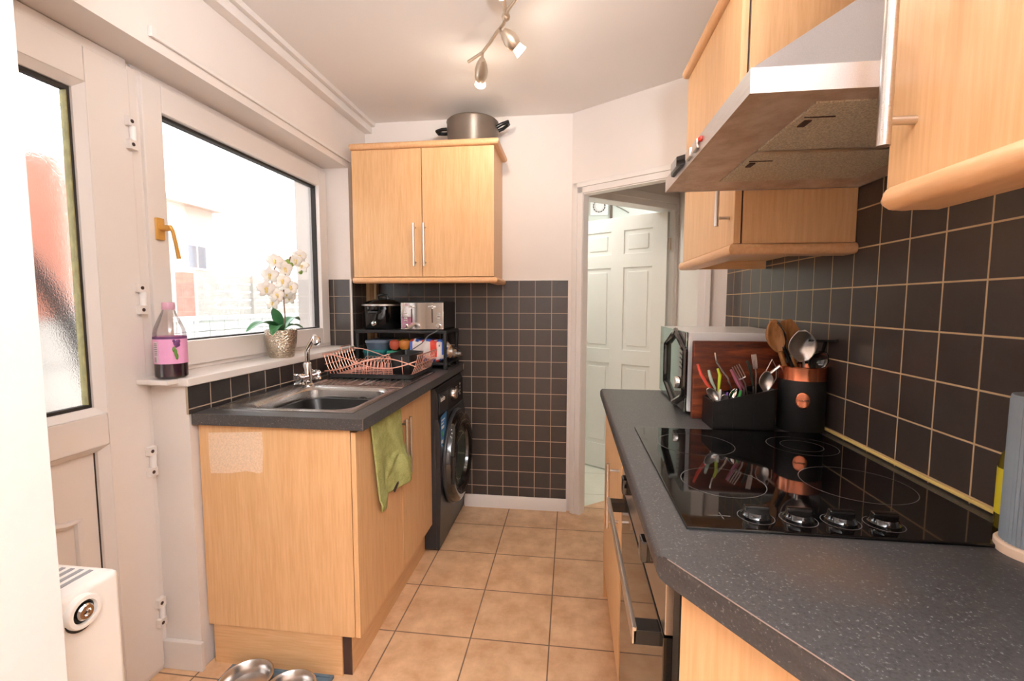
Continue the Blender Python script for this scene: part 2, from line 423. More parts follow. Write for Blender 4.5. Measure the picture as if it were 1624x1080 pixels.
b.box(-.02, .872, -.014, 0, 1.985, 2.035, .004); b.box(-.02, .872, -.010, .10, 1.945, 1.99, .003)
b.box(.86, .93, -.012, 0, 0, 2.0, .003)
S(b.xform(MS).build('trim_2', 'gloss'))

# bathroom shell
b = MB(); b.box(-.80, 1.44, 4.40, 4.46, 0, CEIL); b.box(-.80, -.74, 2.90, 4.40, 0, CEIL); b.box(1.38, 1.44, 3.45, 4.40, 0, CEIL)
S(b.build('wall_bathroom', 'bath'))

# skirting, boxing and small trims
b = MB(); b.prism([(2.804, 0), (2.817, 0), (2.817, .078), (2.811, .078), (2.804, .062)], -.66, -.012, 'yz')
S(b.build('baseboard_back', 'gloss'))
b = MB(); b.box(-1.425, -1.272, 1.374, 1.392, 0, .105, .004)
S(b.build('baseboard_left', 'gloss'))
b = MB(); b.box(-1.285, -1.238, .60, 2.823, 2.350, CEIL, .003); b.box(-1.238, -1.216, .60, 2.823, 2.388, CEIL, .003)
S(b.build('trim_3', 'gloss'))
b = MB(); b.box(-1.285, -1.274, 1.335, 2.60, 2.110, 2.124, .003); b.box(-1.285, -1.272, 1.318, 1.338, 2.108, 2.140, .003)
S(b.build('trim_4', 'gloss'))
S(MB().box(-1.44, -1.266, 1.374, 2.588, 1.018, 1.048, .006).box(-1.44, -1.30, 1.33, 1.376, 1.030, 1.046, .003).build('trim_5', 'gloss'))
S(MB().box(-1.2875, -1.2765, 2.5795, 2.5895, 1.048, 1.442, .002).build('trim_6', 'gloss'))
b = MB(); b.box(-1.279, -1.212, 2.775, 2.817, .925, 1.425, .003)
b.mi = 1; b.box(-1.252, -1.228, 2.764, 2.776, .925, 1.425, .003)
S(b.build('trim_7', [col('boxing_tan', 198, 168, 128), col('boxing_dark', 150, 112, 72)]))
S(MB().box(.7335, .739, .60, 2.0, .934, .942, .002).build('trim_8', 'sealant'))
S(MB().box(-1.3, -.02, 2.815, 2.8235, 1.438, 1.446, .002).build('trim_9', 'gloss'))

# ---------------------------------------------------------------- window
def ring(b, x0, x1, y0, y1, z0, z1, l, r, bt, tp, bev=.004):
    b.box(x0, x1, y0, y0 + l, z0, z1, bev); b.box(x0, x1, y1 - r, y1, z0, z1, bev)
    b.box(x0, x1, y0 + l, y1 - r, z0, z0 + bt, bev); b.box(x0, x1, y0 + l, y1 - r, z1 - tp, z1, bev); return b
w = sroot('window_1', (-1.45, 1.40, 1.048))
ring(MB(), -1.50, -1.428, 1.402, 2.581, 1.048, 2.066, .03, .03, .03, .03).box(-1.5, -1.44, 1.402, 2.588, 2.062, 2.078).build('frame', 'upvc', w)
ring(MB(), -1.492, -1.414, 1.413, 2.574, 1.066, 2.050, .077, .08, .092, .094, .006).build('sash', 'upvc', w)
ring(MB(), -1.462, -1.436, 1.489, 2.496, 1.156, 1.958, .008, .008, .007, .012, .001).build('gasket', 'rubber', w)
MB().box(-1.456, -1.450, 1.495, 2.490, 1.160, 1.950).build('glass_pane', 'glass', w)
h = MB(); h.box(-1.414, -1.400, 1.432, 1.460, 1.515, 1.590, .003); h.cyl((-1.402, 1.446, 1.555), (-1.365, 1.446, 1.555), .010, n=14)
h.tube([(-1.366, 1.444, 1.560), (-1.360, 1.448, 1.545), (-1.357, 1.455, 1.50), (-1.355, 1.462, 1.452)], .009, 10, flat=.6, radii=[.010, .010, .010, .0115])
h.build('handle', 'brass', w)

# ---------------------------------------------------------------- glazed back door
d = sroot('door_1', (-1.45, 1.37, 0))
b = MB(); b.box(-1.50, -1.424, 1.374, 1.402, 0, 2.06, .003); b.box(-1.50, -1.424, .60, .655, 0, 2.06, .003); b.box(-1.50, -1.424, .655, 1.374, 2.046, 2.076, .003); b.box(-1.50, -1.424, .655, 1.374, 0, .018, .003)
b.box(-1.50, -1.45, .60, 1.402, 2.056, 2.078)
b.build('door_frame', 'upvc', d)
b = MB()
b.box(-1.485, -1.414, 1.232, 1.371, .02, 2.044, .005); b.box(-1.485, -1.414, .66, .80, .02, 2.044, .005)
b.box(-1.485, -1.414, .80, 1.232, 1.942, 2.044, .005); b.box(-1.485, -1.414, .80, 1.232, .862, .960, .005); b.box(-1.485, -1.414, .80, 1.232, .02, .132, .005)
# sloping beads round both openings
for z0, z1 in ((.960, 1.942), (.132, .862)):
    for (ya, yb, za, zb) in ((1.232, 1.212, z0, z1), (.80, .82, z0, z1)):
        b.prism([(-1.416, ya), (-1.448, ya), (-1.448, yb), (-1.438, yb)], za, zb, 'xy')
    b.prism([(-1.416, z0), (-1.448, z0), (-1.448, z0 + .02), (-1.438, z0 + .02)], .80, 1.232, 'xz')
    b.prism([(-1.416, z1), (-1.448, z1), (-1.448, z1 - .02), (-1.438, z1 - .02)], .80, 1.232, 'xz')
b.build('leaf', 'upvc', d)
g = ring(MB(), -1.466, -1.446, .82, 1.214, .978, 1.924, .009, .009, .012, .014, .001); g.mi = 1; g.box(-1.468, -1.4475, 1.2015, 1.205, .99, 1.91)
g.build('gasket', ['rubber', 'seal_green'], d)
MB().box(-1.458, -1.455, .826, 1.208, .986, 1.914).build('glass_pane', 'frosted', d)
b = MB(); b.box(-1.47, -1.450, .815, 1.217, .150, .845)
b.mi = 1; b.box(-1.4505, -1.4490, 1.2085, 1.2125, .150, .845); b.mi = 0
b.tube([(-1.448, .84, .760), (-1.448, .92, .752), (-1.448, 1.00, .716), (-1.448, 1.06, .668), (-1.448, 1.11, .652), (-1.448, 1.150, .650), (-1.448, 1.150, .40), (-1.448, 1.150, .22), (-1.448, .84, .22)], .012, 8)
b.build('panel', ['upvc', 'edge_dark'], d)
for z in (1.842, 1.312, .762, .222):
    h = MB(); h.cyl((-1.406, 1.366, z - .022), (-1.406, 1.366, z + .022), .010, n=12)
    h.mi = 1
    for s_ in (-1, 1):
        zz = z + s_ * .036; h.box(-1.418, -1.398, 1.347, 1.376, zz - .015, zz + .015, .002); h.mi = 2; h.cyl((-1.401, 1.358, zz), (-1.3970, 1.358, zz), .006, n=10); h.mi = 1
    h.build('hinge', ['white', 'upvc', 'edge_dark'], d)

# ---------------------------------------------------------------- panelled door standing open into the bathroom
d = sroot('door_2', (.668, 3.352, 0), math.atan2(.54, -.84))
b = MB(); L = .752
b.box(0, L, -.012, .012, .012, 1.935)
st = [(0, .105), (.3235, .4285), (.647, L)]
for x0, x1 in st: b.box(x0, x1, -.0205, .0205, .012, 1.935, .003)
for z0, z1 in ((.012, .20), (.845, .955), (1.565, 1.665), (1.835, 1.935)):
    for x0, x1 in ((.105, .3235), (.4285, .647)): b.box(x0 - .002, x1 + .002, -.0205, .0205, z0, z1, .003)
for x0, x1 in ((.105, .3235), (.4285, .647)):
    for z0, z1 in ((.20, .845), (.955, 1.565), (1.665, 1.835)):
        b.box(x0 + .03, x1 - .03, -.0185, .0185, z0 + .03, z1 - .03, .008)
b.build('leaf', 'door_white', d, local=True)
for z in (.28, 1.715):
    MB().cyl((-.006, -.024, z - .04), (-.006, -.024, z + .04), .006, n=10).box(-.012, .002, -.024, .0, z - .04, z + .04).build('hinge', 'nickel', d, local=True)
for sg in (-1, 1):
    h = MB(); h.box(.690, .716, sg * .0205, sg * .027, .93, 1.07, .001) if sg > 0 else h.box(.690, .716, -.027, -.0205, .93, 1.07, .001)
    h.cyl((.703, sg * .022, 1.0), (.703, sg * .062, 1.0), .008, n=10); h.tube([(.703, sg * .06, 1.0), (.66, sg * .064, 1.0), (.60, sg * .06, .998)], .008, 8)
    h.build('handle', 'nickel', d, local=True)
t = thing('extractor_fan', (.25, 4.40, 2.19), 'square white extractor fan high on the bathroom wall above the open door', 'fan')
MB().box(.17, .33, 4.375, 4.400, 2.11, 2.27, .006).build('housing', 'white', t)
b = MB()
for k in range(14):
    a0 = 2 * PI * k / 14; pts = [(.25 + .052 * math.cos(a0 + q * .32), 4.374, 2.19 + .052 * math.sin(a0 + q * .32)) for q in (0, .5, 1)]
    b.tube(pts, .0085, 6, flat=.5)
b.build('grille', 'edge_dark', t)
MB().cyl((.25, 4.378, 2.19), (.25, 4.366, 2.19), .034, n=20).build('cover', 'white', t)
b = MB(); b.box(.350, .372, 4.382, 4.400, 1.9, 2.30, .003)
T(b.build('cable_trunking', col('trunk_brown', 112, 96, 84), loc=(.36, 4.39, 2.0)), 'dark upright pipe on the bathroom wall beside the extractor fan', 'pipe')
T(MB().tube([(.372, 4.392, 2.22), (.42, 4.392, 2.185), (.47, 4.392, 2.16), (.52, 4.392, 2.13)], .005, 8).build('cable', col('cable_grey', 140, 134, 124), loc=(.45, 4.39, 2.17)), 'thin grey cable slanting away from the pipe on the bathroom wall', 'cable')

# ================================================================ OUTSIDE
S(MB().box(-30, -1.63, -8, 34, -.3, -.12).build('ground', 'paving'))
b = MB(); b.box(-4.2, -4.0, 2.9, 9, -.12, 1.11); b.box(-4.25, -3.96, 2.9, 9, 1.11, 1.15)
T(b.build('garden_wall', 'block', loc=(-4.1, 6, -.12)), 'low white block wall across the garden, seen through the window', 'wall')
S(MB().box(-30, -4.2, 2.9, 34, -.12, 1.02).build('ground_terrace', 'paving'))
T(MB().box(-5.10, -4.98, 5.42, 5.60, 1.02, 1.70, .01).build('fence_post', 'postwood', loc=(-5.04, 5.51, 1.02)), 'reddish wooden post behind the low white garden wall', 'post')
b = MB()
for k in range(5): b.box(-6.6, -6.56, 4.6, 15, 1.06 + k * .16, 1.19 + k * .16)
for k in range(6): b.box(-6.56, -6.5, 5 + k * 1.9, 5.1 + k * 1.9, 1.02, 1.86)
T(b.build('garden_fence', 'fencepale', loc=(-6.58, 9, 1.02)), 'pale board fence at the end of the garden beyond the window', 'fence')
t = thing('house', (-16, 12.8, 1.02), 'pale neighbouring house beyond the garden fence, washed out by daylight', 'house')
MB().box(-19, -13, 10, 15.6, 1.02, 4.6).build('wall', 'housewall', t)
b = MB(); b.prism([(-19.4, 4.6), (-12.7, 4.6), (-16, 5.6)], 9.7, 15.8, 'xz'); b.build('roof', 'roof', t)
for yy, zz in ((12.6, 1.6), (14.3, 2.45), (12.6, 3.3)):
    f_ = MB(); f_.box(-13.0, -12.95, yy, yy + .9, zz, zz + .9, .01); wn = f_.build('window', 'white', t)
    MB().box(-12.95, -12.94, yy + .07, yy + .42, zz + .07, zz + .83).box(-12.95, -12.94, yy + .48, yy + .83, zz + .07, zz + .83).build('pane', 'houseglass', wn)
b = MB()
for k in range(9): b.box(-2.56, -2.53, .72 + k * .155, .865 + k * .155, 1.22, 2.02 + .012 * (k % 3))
b.box(-2.60, -2.56, .70, 2.12, 1.40, 1.48); b.box(-2.60, -2.56, .70, 2.12, 1.85, 1.92)
T(b.build('board_fence', 'fencered', loc=(-2.55, 1.4, 1.2)), 'red-brown board fence blurred behind the frosted glass of the back door', 'fence')
T(MB().box(-2.66, -2.46, .70, 2.14, -.12, 1.22, .01).build('yard_wall', 'block', loc=(-2.56, 1.4, -.12)), 'white yard wall below the red-brown fence outside the back door', 'wall')
T(MB().tube([(-2.36, 1.60, 1.62), (-2.35, 1.72, 1.50), (-2.33, 1.80, 1.36), (-2.30, 1.86, 1.20), (-2.26, 1.90, 1.02), (-2.22, 1.93, .80), (-2.2, 1.94, .30), (-2.2, 1.94, -.12)], .042, 10).build('drain_hose', 'blackmatte', loc=(-2.2, 1.94, -.12)), 'dark bent hose blurred behind the frosted glass of the back door', 'hose')
# ================================================================ LEFT RUN: sink unit, worktop, washing machine
WT = .923
t = thing('sink_cabinet', (-.98, 1.83, 0), 'beech sink base cabinet under the window with a bare scraped patch on its end panel', 'cabinet')
MB().box(-1.262, -.722, 1.436, 2.236, .150, .166).box(-1.262, -1.250, 1.436, 2.236, .166, .883).box(-1.250, -.722, 2.220, 2.236, .166, .883).box(-1.250, -.722, 1.828 - .009, 1.828 + .009, .166, .70).box(-.738, -.722, 1.436, 2.220, .80, .882).build('carcass', 'beech', t)
b = MB(); b.box(-1.276, -.722, 1.418, 1.436, .150, .883, .001); b.build('end_panel', 'beech', t)['label'] = 'beech end panel facing the room'
o = MB().prism([(-1.238, .852), (-1.15, .856), (-1.038, .862), (-1.036, .80), (-1.042, .722), (-1.052, .716), (-1.10, .722), (-1.16, .712), (-1.236, .708), (-1.240, .78)], 1.4168, 1.4182, 'xz').build('bare_patch', 'bare', t); o['label'] = 'pale scraped patch where the veneer is torn off'
b = MB(); b.box(-1.262, -.775, 1.424, 1.440, 0, .148); b.mi = 1; b.box(-.775, -.743, 1.4315, 1.4345, 0, .146); b.build('end_plinth', ['beech_x', 'edge_dark'], t)
MB().box(-.765, -.742, 1.434, 2.240, 0, .146).build('plinth', 'beech_y', t)
for y0, y1, hy in ((1.414, 1.826, 1.806), (1.830, 2.240, 1.853)):
    dr = MB().box(-.718, -.700, y0, y1, .153, .872, .002).build('door', 'beech', t)
    bar_handle(dr, -.668, hy, .582, .820, (-.032, 0), .006)

# laminate worktop, cut out round the sink bowl
b = MB()
x0, x1, y0, y1 = -1.2785, -.664, 1.396, 2.812; cx0, cx1, cy0, cy1 = -1.20, -.765, 1.50, 1.915; zb, zt = .884, WT
for (xa, xb, ya, yb) in ((x0, x1, y0, cy0), (x0, x1, cy1, y1), (x0, cx0, cy0, cy1), (cx1, x1, cy0, cy1)):
    b.box(xa, xb, ya, yb, zb, zt)
bmesh.ops.remove_doubles(b.bm, verts=b.bm.verts, dist=.0001)
b.mi = 1; b.box(-1.279, -.6655, 1.3945, 1.3965, .885, WT - .001); 
b.mi = 2; b.box(-.668, -.6632, 2.8005, 2.8125, .886, WT - .002)
b.mi = 3; b.tube([(-.6645, 1.3955, .886), (-.6645, 1.3955, WT - .001)], .0010, 6)
T(b.build('worktop', ['worktop', 'worktop_edge', 'sealant', 'edge_line'], loc=(-.97, 2.1, .884)), 'dark speckled laminate worktop under the window, carrying the sink and dish rack', 'worktop')

# stainless inset sink
t = thing('kitchen_sink', (-.99, 1.95, WT), 'stainless steel inset sink with ribbed drainer set in the worktop under the window', 'sink')
b = MB(); b.mi = 0
SX0, SX1, SY0, SY1 = -1.252, -.732, 1.462, 2.432; Bx0, Bx1, By0, By1 = -1.150, -.782, 1.515, 1.898; zr = WT + .004
def rr(x0, x1, y0, y1, r, n=5):
    out = []
    for cx, cy, a in ((x1 - r, y1 - r, 0), (x0 + r, y1 - r, PI / 2), (x0 + r, y0 + r, PI), (x1 - r, y0 + r, 1.5 * PI)):
        for k in range(n + 1): out.append((cx + r * math.cos(a + PI / 2 * k / n), cy + r * math.sin(a + PI / 2 * k / n)))
    return out
def loops(b, specs):
    prev = None
    for pts, z in specs:
        R = [b.bm.verts.new((p[0], p[1], z)) for p in pts]
        if prev: b._bridge(prev, R, len(R))
        prev = R
    return prev
# rim plate with the bowl opening, and the bowl itself as one skin
loops(b, [(rr(SX0, SX1, SY0, 1.93, .006), WT), (rr(SX0, SX1, SY0, 1.93, .006), zr), (rr(SX0 + .012, SX1 - .012, SY0 + .012, 1.925, .012), zr + .001),
          (rr(Bx0 - .016, Bx1 + .016, By0 - .016, By1 + .012, .07), zr - .001), (rr(Bx0, Bx1, By0, By1, .06), WT - .008),
          (rr(Bx0 + .008, Bx1 - .008, By0 + .008, By1 - .008, .055), WT - .10), (rr(Bx0 + .014, Bx1 - .014, By0 + .014, By1 - .014, .05), WT - .150),
          (rr(Bx0 + .035, Bx1 - .035, By0 + .035, By1 - .035, .04), WT - .160)])
b.box(Bx0 + .03, Bx1 - .03, By0 + .03, By1 - .03, WT - .162, WT - .159)
b.build('basin', 'sinksteel', t)
b = MB()
def drain(u, v):
    x = SX0 + (SX1 - SX0) * u; y = 1.924 + (SY1 - 1.924) * v
    z = zr
    if .12 < u < .90 and .05 < v < .95:
        e = min(1, (u - .12) / .05, (.90 - u) / .05, (v - .05) / .05, (.95 - v) / .05)
        z += e * (.0065 * max(0, math.sin(2 * PI * 13 * (u - .12) / .78)) - .004 * e)
    return (x, y, z)
b.grid(drain, 130, 30)
b.build('drainer', 'sinksteel', t, solid=.0015)
b = MB(); b.lathe([(0, .012), (.008, .012), (.009, .008), (.019, .008), (.021, .004), (.021, 0)], (-.90, By1 - .0075, WT - .052), 20, (0, -1, 0)); b.build('overflow', 'black', t)['label'] = 'round black overflow plug in the far wall of the bowl'
# black washing-up bowl standing in the sink
b = MB(); BX0, BX1, BY0, BY1 = -1.125, -.800, 1.535, 1.862; zf = WT - .158
R0 = rr(BX0, BX1, BY0, BY1, .07, 6)
spec = [([(x * .85 + -.9625 * .15, y * .85 + 1.6985 * .15) for x, y in R0], zf), (R0, zf + .118), ([(x * 1.03 - -.9625 * -.0 + .9625 * .03, y * 1.03 - 1.6985 * .03) for x, y in R0], zf + .121), ([(x * .985 - .9625 * .015, y * .985 + 1.6985 * .015) for x, y in R0], zf + .119), ([(x * .83 - .9625 * .17, y * .83 + 1.6985 * .17) for x, y in R0], zf + .006)]
last = loops(b, spec); b.bm.faces.new(last)
for v in b.bm.verts:
    if v.co.z > zf + .1: v.co.z += .006 * math.sin(v.co.x * 40) * math.sin(v.co.y * 34)
T(b.build('washing_up_bowl', 'black', loc=(-.96, 1.70, zf)), 'black plastic washing-up bowl sitting inside the steel sink', 'bowl')

# mixer tap
t = thing('mixer_tap', (-1.182, 1.940, WT + .004), 'chrome twin-lever mixer tap at the back of the kitchen sink', 'tap')
tx, ty, tz = -1.182, 1.940, WT + .004
b = MB(); b.lathe([(.027, 0), (.027, .006), (.021, .010), (.021, .050), (.0185, .056), (.0185, .098), (.015, .104), (0, .106)], (tx, ty, tz), 24)
b.cyl((tx, ty - .055, tz + .038), (tx, ty + .055, tz + .038), .017, n=18); b.build('body', 'chrome', t)
b = MB(); b.tube([(tx, ty, tz + .10), (tx + .002, ty - .001, tz + .15), (tx + .010, ty - .008, tz + .168), (tx + .05, ty - .045, tz + .202), (tx + .085, ty - .075, tz + .228)], .0105, 12)
b.lathe([(0, 0), (.015, .002), (.019, .012), (.017, .030), (.010, .040), (0, .041)], (tx + .083, ty - .072, tz + .222), 16, (.5, -.42, -.55)); b.build('spout', 'chrome', t)
for sg in (-1, 1):
    h = MB(); h.lathe([(.017, 0), (.023, .004), (.024, .020), (.019, .026), (0, .028)], (tx, ty + sg * .055, tz + .038), 18, (0, sg, 0))
    for k in range(4):
        a = PI / 4 + k * PI / 2; h.tube([(tx, ty + sg * .068, tz + .038), (tx + .030 * math.cos(a), ty + sg * .070, tz + .038 + .030 * math.sin(a))], .006, 8)
    h.build('handle', 'chrome', t)

# drip tray, copper rack, cutlery cup
DZ = WT + .0075
b = MB(); P0 = rr(-1.205, -.760, 2.135, 2.500, .03)
last = loops(b, [([(x * .98 - .9825 * .02, y * .98 + 2.3175 * .02) for x, y in P0], DZ), (P0, DZ + .020), ([(x * .985 - .9825 * .015, y * .985 + 2.3175 * .015) for x, y in P0], DZ + .020), ([(x * .965 - .9825 * .035, y * .965 + 2.3175 * .035) for x, y in P0], DZ + .005)])
b.bm.faces.new(last); b.bm.verts.ensure_lookup_table(); b.bm.faces.new([b.bm.verts[i] for i in range(len(P0))])
T(b.build('drip_tray', 'blackmatte', loc=(-.98, 2.32, DZ)), 'black drip tray under the copper dish rack on the drainer', 'tray')
t = thing('dish_rack', (-.98, 2.31, DZ + .006), 'copper wire dish rack with wavy sides on the black drip tray', 'dish rack')
RZ = DZ + .0085; rx0, rx1, ry0, ry1 = -1.19, -.775, 2.165, 2.465
wr = .0019
for y in (ry0, ry1):
    b = MB()
    for ph in (0, PI):
        pts = [(rx0 - .03 + (rx1 - rx0 + .06) * k / 28, y + (-.012 if y == ry0 else .012), RZ + .060 + .034 * math.cos(ph + 1.55 * PI * k / 28) + (.012 if ph == 0 else -.004)) for k in range(29)]
        b.tube(pts, .0028, 7)
    for q in (.12, .42, .66, .90):
        x = rx0 + (rx1 - rx0) * q; b.tube([(x, y, RZ), (x, y + (-.010 if y == ry0 else .010), RZ + .05), (x, y + (-.012 if y == ry0 else .012), RZ + .085 + .02 * math.cos(6 * q))], wr, 6)
    b.build('side_wires', 'copperwire', t)
for x, sg in ((rx0, -1), (rx1, 1)):
    b = MB()
    for k in range(11):
        y = ry0 + (ry1 - ry0) * k / 10; b.tube([(x - sg * .06, y, RZ), (x, y, RZ), (x + sg * .022, y, RZ + .05), (x + sg * .038, y, RZ + .105)], wr, 6)
    b.tube([(x + sg * .038, ry0 - .012, RZ + .105), (x + sg * .038, ry1 + .012, RZ + .105)], .0028, 7); b.tube([(x + sg * .026, ry0 - .012, RZ + .056), (x + sg * .026, ry1 + .012, RZ + .056)], wr, 6)
    if sg < 0: b.tube([(x - .038, ry1 - .12, RZ + .105), (x - .044, ry1 - .12, RZ + .125), (x - .044, ry1 - .02, RZ + .125), (x - .038, ry1 - .02, RZ + .105)], .0028, 7)
    b.build('end_wires', 'copperwire', t)
b = MB()
for k in range(6): y = ry0 + .01 + (ry1 - ry0 - .02) * k / 5; b.tube([(rx0, y, RZ), (rx1, y, RZ)], .0015, 6)
for k in range(5): x = rx0 + .02 + (rx1 - rx0 - .04) * k / 4; b.tube([(x, ry0, RZ - .004), (x, ry1, RZ - .004)], wr, 6)
b.build('base_wires', 'copperwire', t)
b = MB()
for k in range(12):
    x = -1.10 + k * .0195
    for yy in (2.20, 2.33): b.tube([(x, yy, RZ)] + arc((x, yy + .055, RZ + .018), .055, PI, 0, 8, plane='yz') + [(x, yy + .11, RZ)], .0015, 6)
b.build('plate_loops', 'copperwire', t)
t = thing('cutlery_cup', (-.835, 2.31, RZ), 'open black plastic cutlery cup tilted inside the copper dish rack', 'cutlery cup')
b = MB(); P1 = rr(-.895, -.785, 2.19, 2.40, .012, 3); cxm, cym = -.84, 2.295
sc = lambda P, k: [(cxm + (x - cxm) * k, cym + (y - cym) * k) for x, y in P]
last = loops(b, [(sc(P1, .86), RZ + .004), (sc(P1, 1.0), RZ + .100), (sc(P1, 1.04), RZ + .102), (sc(P1, .95), RZ + .102), (sc(P1, .82), RZ + .01)]); b.bm.faces.new(last)
for v in b.bm.verts:
    if v.co.z > RZ + .09: v.co.z += (v.co.x - cxm) * -.06 + .004
b.build('cup', 'black', t)
MB().box(-.888, -.79, 2.288, 2.294, RZ + .02, RZ + .094).build('divider', 'black', t)

# two-tier counter shelf
t = thing('counter_shelf', (-.96, 2.645, WT), 'black two-tier counter shelf on the worktop below the wall cabinet', 'shelf')
hx0, hx1, hy0, hy1 = -1.235, -.690, 2.515, 2.800
MB().box(hx0, hx1, hy0, hy1, 1.128, 1.146, .004).build('upper_shelf', 'blackmatte', t)
MB().box(hx0, hx1, hy0, hy1, .948, .962, .004).build('lower_shelf', 'blackmatte', t)
for x in (hx0 + .012, hx1 - .012):
    for y in (hy0 + .012, hy1 - .012):
        b = MB(); b.cyl((x, y, WT), (x, y, 1.13), .0095, n=12); b.cyl((x, y, 1.085), (x, y, 1.13), .013, n=12); b.cyl((x, y, WT), (x, y, .975), .013, n=12); b.build('leg', 'blackmatte', t)

t = thing('slow_cooker', (-1.095, 2.655, 1.146), 'black oval slow cooker with chrome rim on the top shelf beside the toaster', 'slow cooker')
cx, cy, cz = -1.118, 2.652, 1.146
b = MB(); b.lathe([(0, .004), (.112, .004), (.118, .012), (.120, .13), (.124, .138), (0, .138)], (cx, cy, cz), 40, sx=1.0, sy=.90); b.build('body', 'blackgloss', t)
b = MB(); b.lathe([(.118, .137), (.127, .139), (.127, .147), (.118, .149)], (cx, cy, cz), 40, sx=1.0, sy=.90); b.build('rim', 'steel', t)
b = MB(); b.lathe([(.121, .149), (.115, .156), (.07, .173), (.03, .180), (0, .181)], (cx, cy, cz), 36, sx=1, sy=.9); ld = b.build('lid', 'blackgloss', t)
MB().tube([(cx - .032, cy, cz + .178), (cx - .028, cy, cz + .198), (cx, cy, cz + .206), (cx + .028, cy, cz + .198), (cx + .032, cy, cz + .178)], .007, 8).build('lid_handle', 'black', ld)
MB().lathe([(.015, 0), (.016, .010), (.012, .014), (0, .015)], (cx - .01, cy - .104, cz + .035), 16, (0, -1, 0)).build('knob', 'chrome', t)
MB().tube([(cx - .035, cy - .104, cz + .105), (cx - .028, cy - .125, cz + .100), (cx + .018, cy - .125, cz + .100), (cx + .026, cy - .104, cz + .105)], .008, 8).build('side_handle', 'black', t)
for k in range(3):
    a = 2 * PI * k / 3; MB().cyl((cx + .08 * math.cos(a), cy + .07 * math.sin(a), cz), (cx + .08 * math.cos(a), cy + .07 * math.sin(a), cz + .006), .01, n=10).build('foot', 'black', t)

t = thing('toaster', (-.835, 2.655, 1.146), 'mirror-fronted four-slice toaster on the top shelf beside the slow cooker', 'toaster')
fx0, fx1, fy, fz0, fz1 = -.958, -.708, 2.520, 1.150, 1.303
b = MB(); b.box(fx0 + .002, fx1 + .002, fy + .012, 2.785, fz0 + .002, fz1 + .010, .012, 3); b.mi = 1
for k in range(4): b.box(fx0 + .025 + (k // 2) * .115 + (k % 2) * .045, fx0 + .052 + (k // 2) * .115 + (k % 2) * .045, 2.57, 2.75, fz1 + .008, fz1 + .0115)
b.build('body', ['blackmatte', 'edge_dark'], t)
b = MB(); b.box(fx0, fx1, fy, fy + .014, fz0, fz1, .004); b.build('front', 'chrome', t)['label'] = 'mirror-polished chrome front'
for sx in (fx0 + .065, fx1 - .065):
    b = MB(); b.box(sx - .0035, sx + .0035, fy - .001, fy + .002, fz0 + .040, fz0 + .132); b.build('slot', 'edge_dark', t)
    b = MB(); b.box(sx - .016, sx + .016, fy - .022, fy - .004, fz0 + .124, fz0 + .134, .004); b.box(sx - .004, sx + .004, fy - .010, fy + .001, fz0 + .118, fz0 + .138, .002); b.build('lever', 'chrome', t)
for sg, sx in ((-1, fx0 + .028), (1, fx1 - .028)):
    MB().lathe([(.012, 0), (.013, .012), (.010, .018), (0, .018)], (sx, fy, fz0 + .022), 16, (0, -1, 0)).build('knob', 'chrome', t)
    for k in range(4): MB().box(sx - .008, sx + .008, fy - .004, fy + .002, fz0 + .046 + k * .014, fz0 + .054 + k * .014, .002).build('button', 'steel', t)
for x in (fx0 + .03, fx1 - .03):
    for y in (2.55, 2.76): MB().cyl((x, y, 1.146), (x, y, 1.154), .009, n=10).build('foot', 'black', t)
MB().tube([(-.735, 2.512, 1.149), (-.752, 2.502, 1.140), (-.79, 2.500, 1.118), (-.83, 2.502, 1.075), (-.868, 2.504, 1.050), (-.90, 2.508, 1.03)], .003, 8).build('power_cord', col('cord_grey', 92, 92, 92), t)

# things stored on the lower shelf
def food_box(x0, x1, y0, y1, z, h, body, lid, label):
    t = thing('food_container', ((x0 + x1) / 2, (y0 + y1) / 2, z), label, 'food container', 'plastic food containers on the lower shelf')
    b = MB(); P = rr(x0, x1, y0, y1, .02, 3); c = ((x0 + x1) / 2, (y0 + y1) / 2); s2 = lambda k: [(c[0] + (x - c[0]) * k, c[1] + (y - c[1]) * k) for x, y in P]
    last = loops(b, [(s2(.88), z), (s2(.97), z + h)]); b.bm.faces.new(last); b.bm.verts.ensure_lookup_table(); b.bm.faces.new(b.bm.verts[:len(P)]); b.build('box', body, t)
    b = MB(); last = loops(b, [(s2(1.0), z + h - .006), (s2(1.01), z + h + .004), (s2(.97), z + h + .010)]); b.bm.faces.new(last); b.build('lid', lid, t)
col('boxblue', 82, 96, 112, .4); col('boxteal', 44, 98, 104, .4); col('lidgrey', 122, 134, 150, .4); col('lidteal', 40, 128, 130, .4); col('lidgreen', 34, 136, 108, .4)
food_box(-1.238 + .03, -1.075, 2.545, 2.78, .962, .055, 'boxteal', 'lidteal', 'teal lidded food container on the lower shelf, under the grey one')
food_box(-1.200, -1.068, 2.56, 2.77, 1.028, .045, 'boxblue', 'lidgrey', 'blue-grey lidded food container stacked on the teal one')
food_box(-1.062, -.925, 2.545, 2.76, .962, .050, 'boxteal', 'lidgreen', 'dark food container with green lid under the fruit beside the bread')
FR = [(-1.028, 2.60, 1.056, .033, (196, 88, 62), 'red-orange apple'), (-.965, 2.595, 1.058, .034, (206, 128, 56), 'amber-yellow apple')]
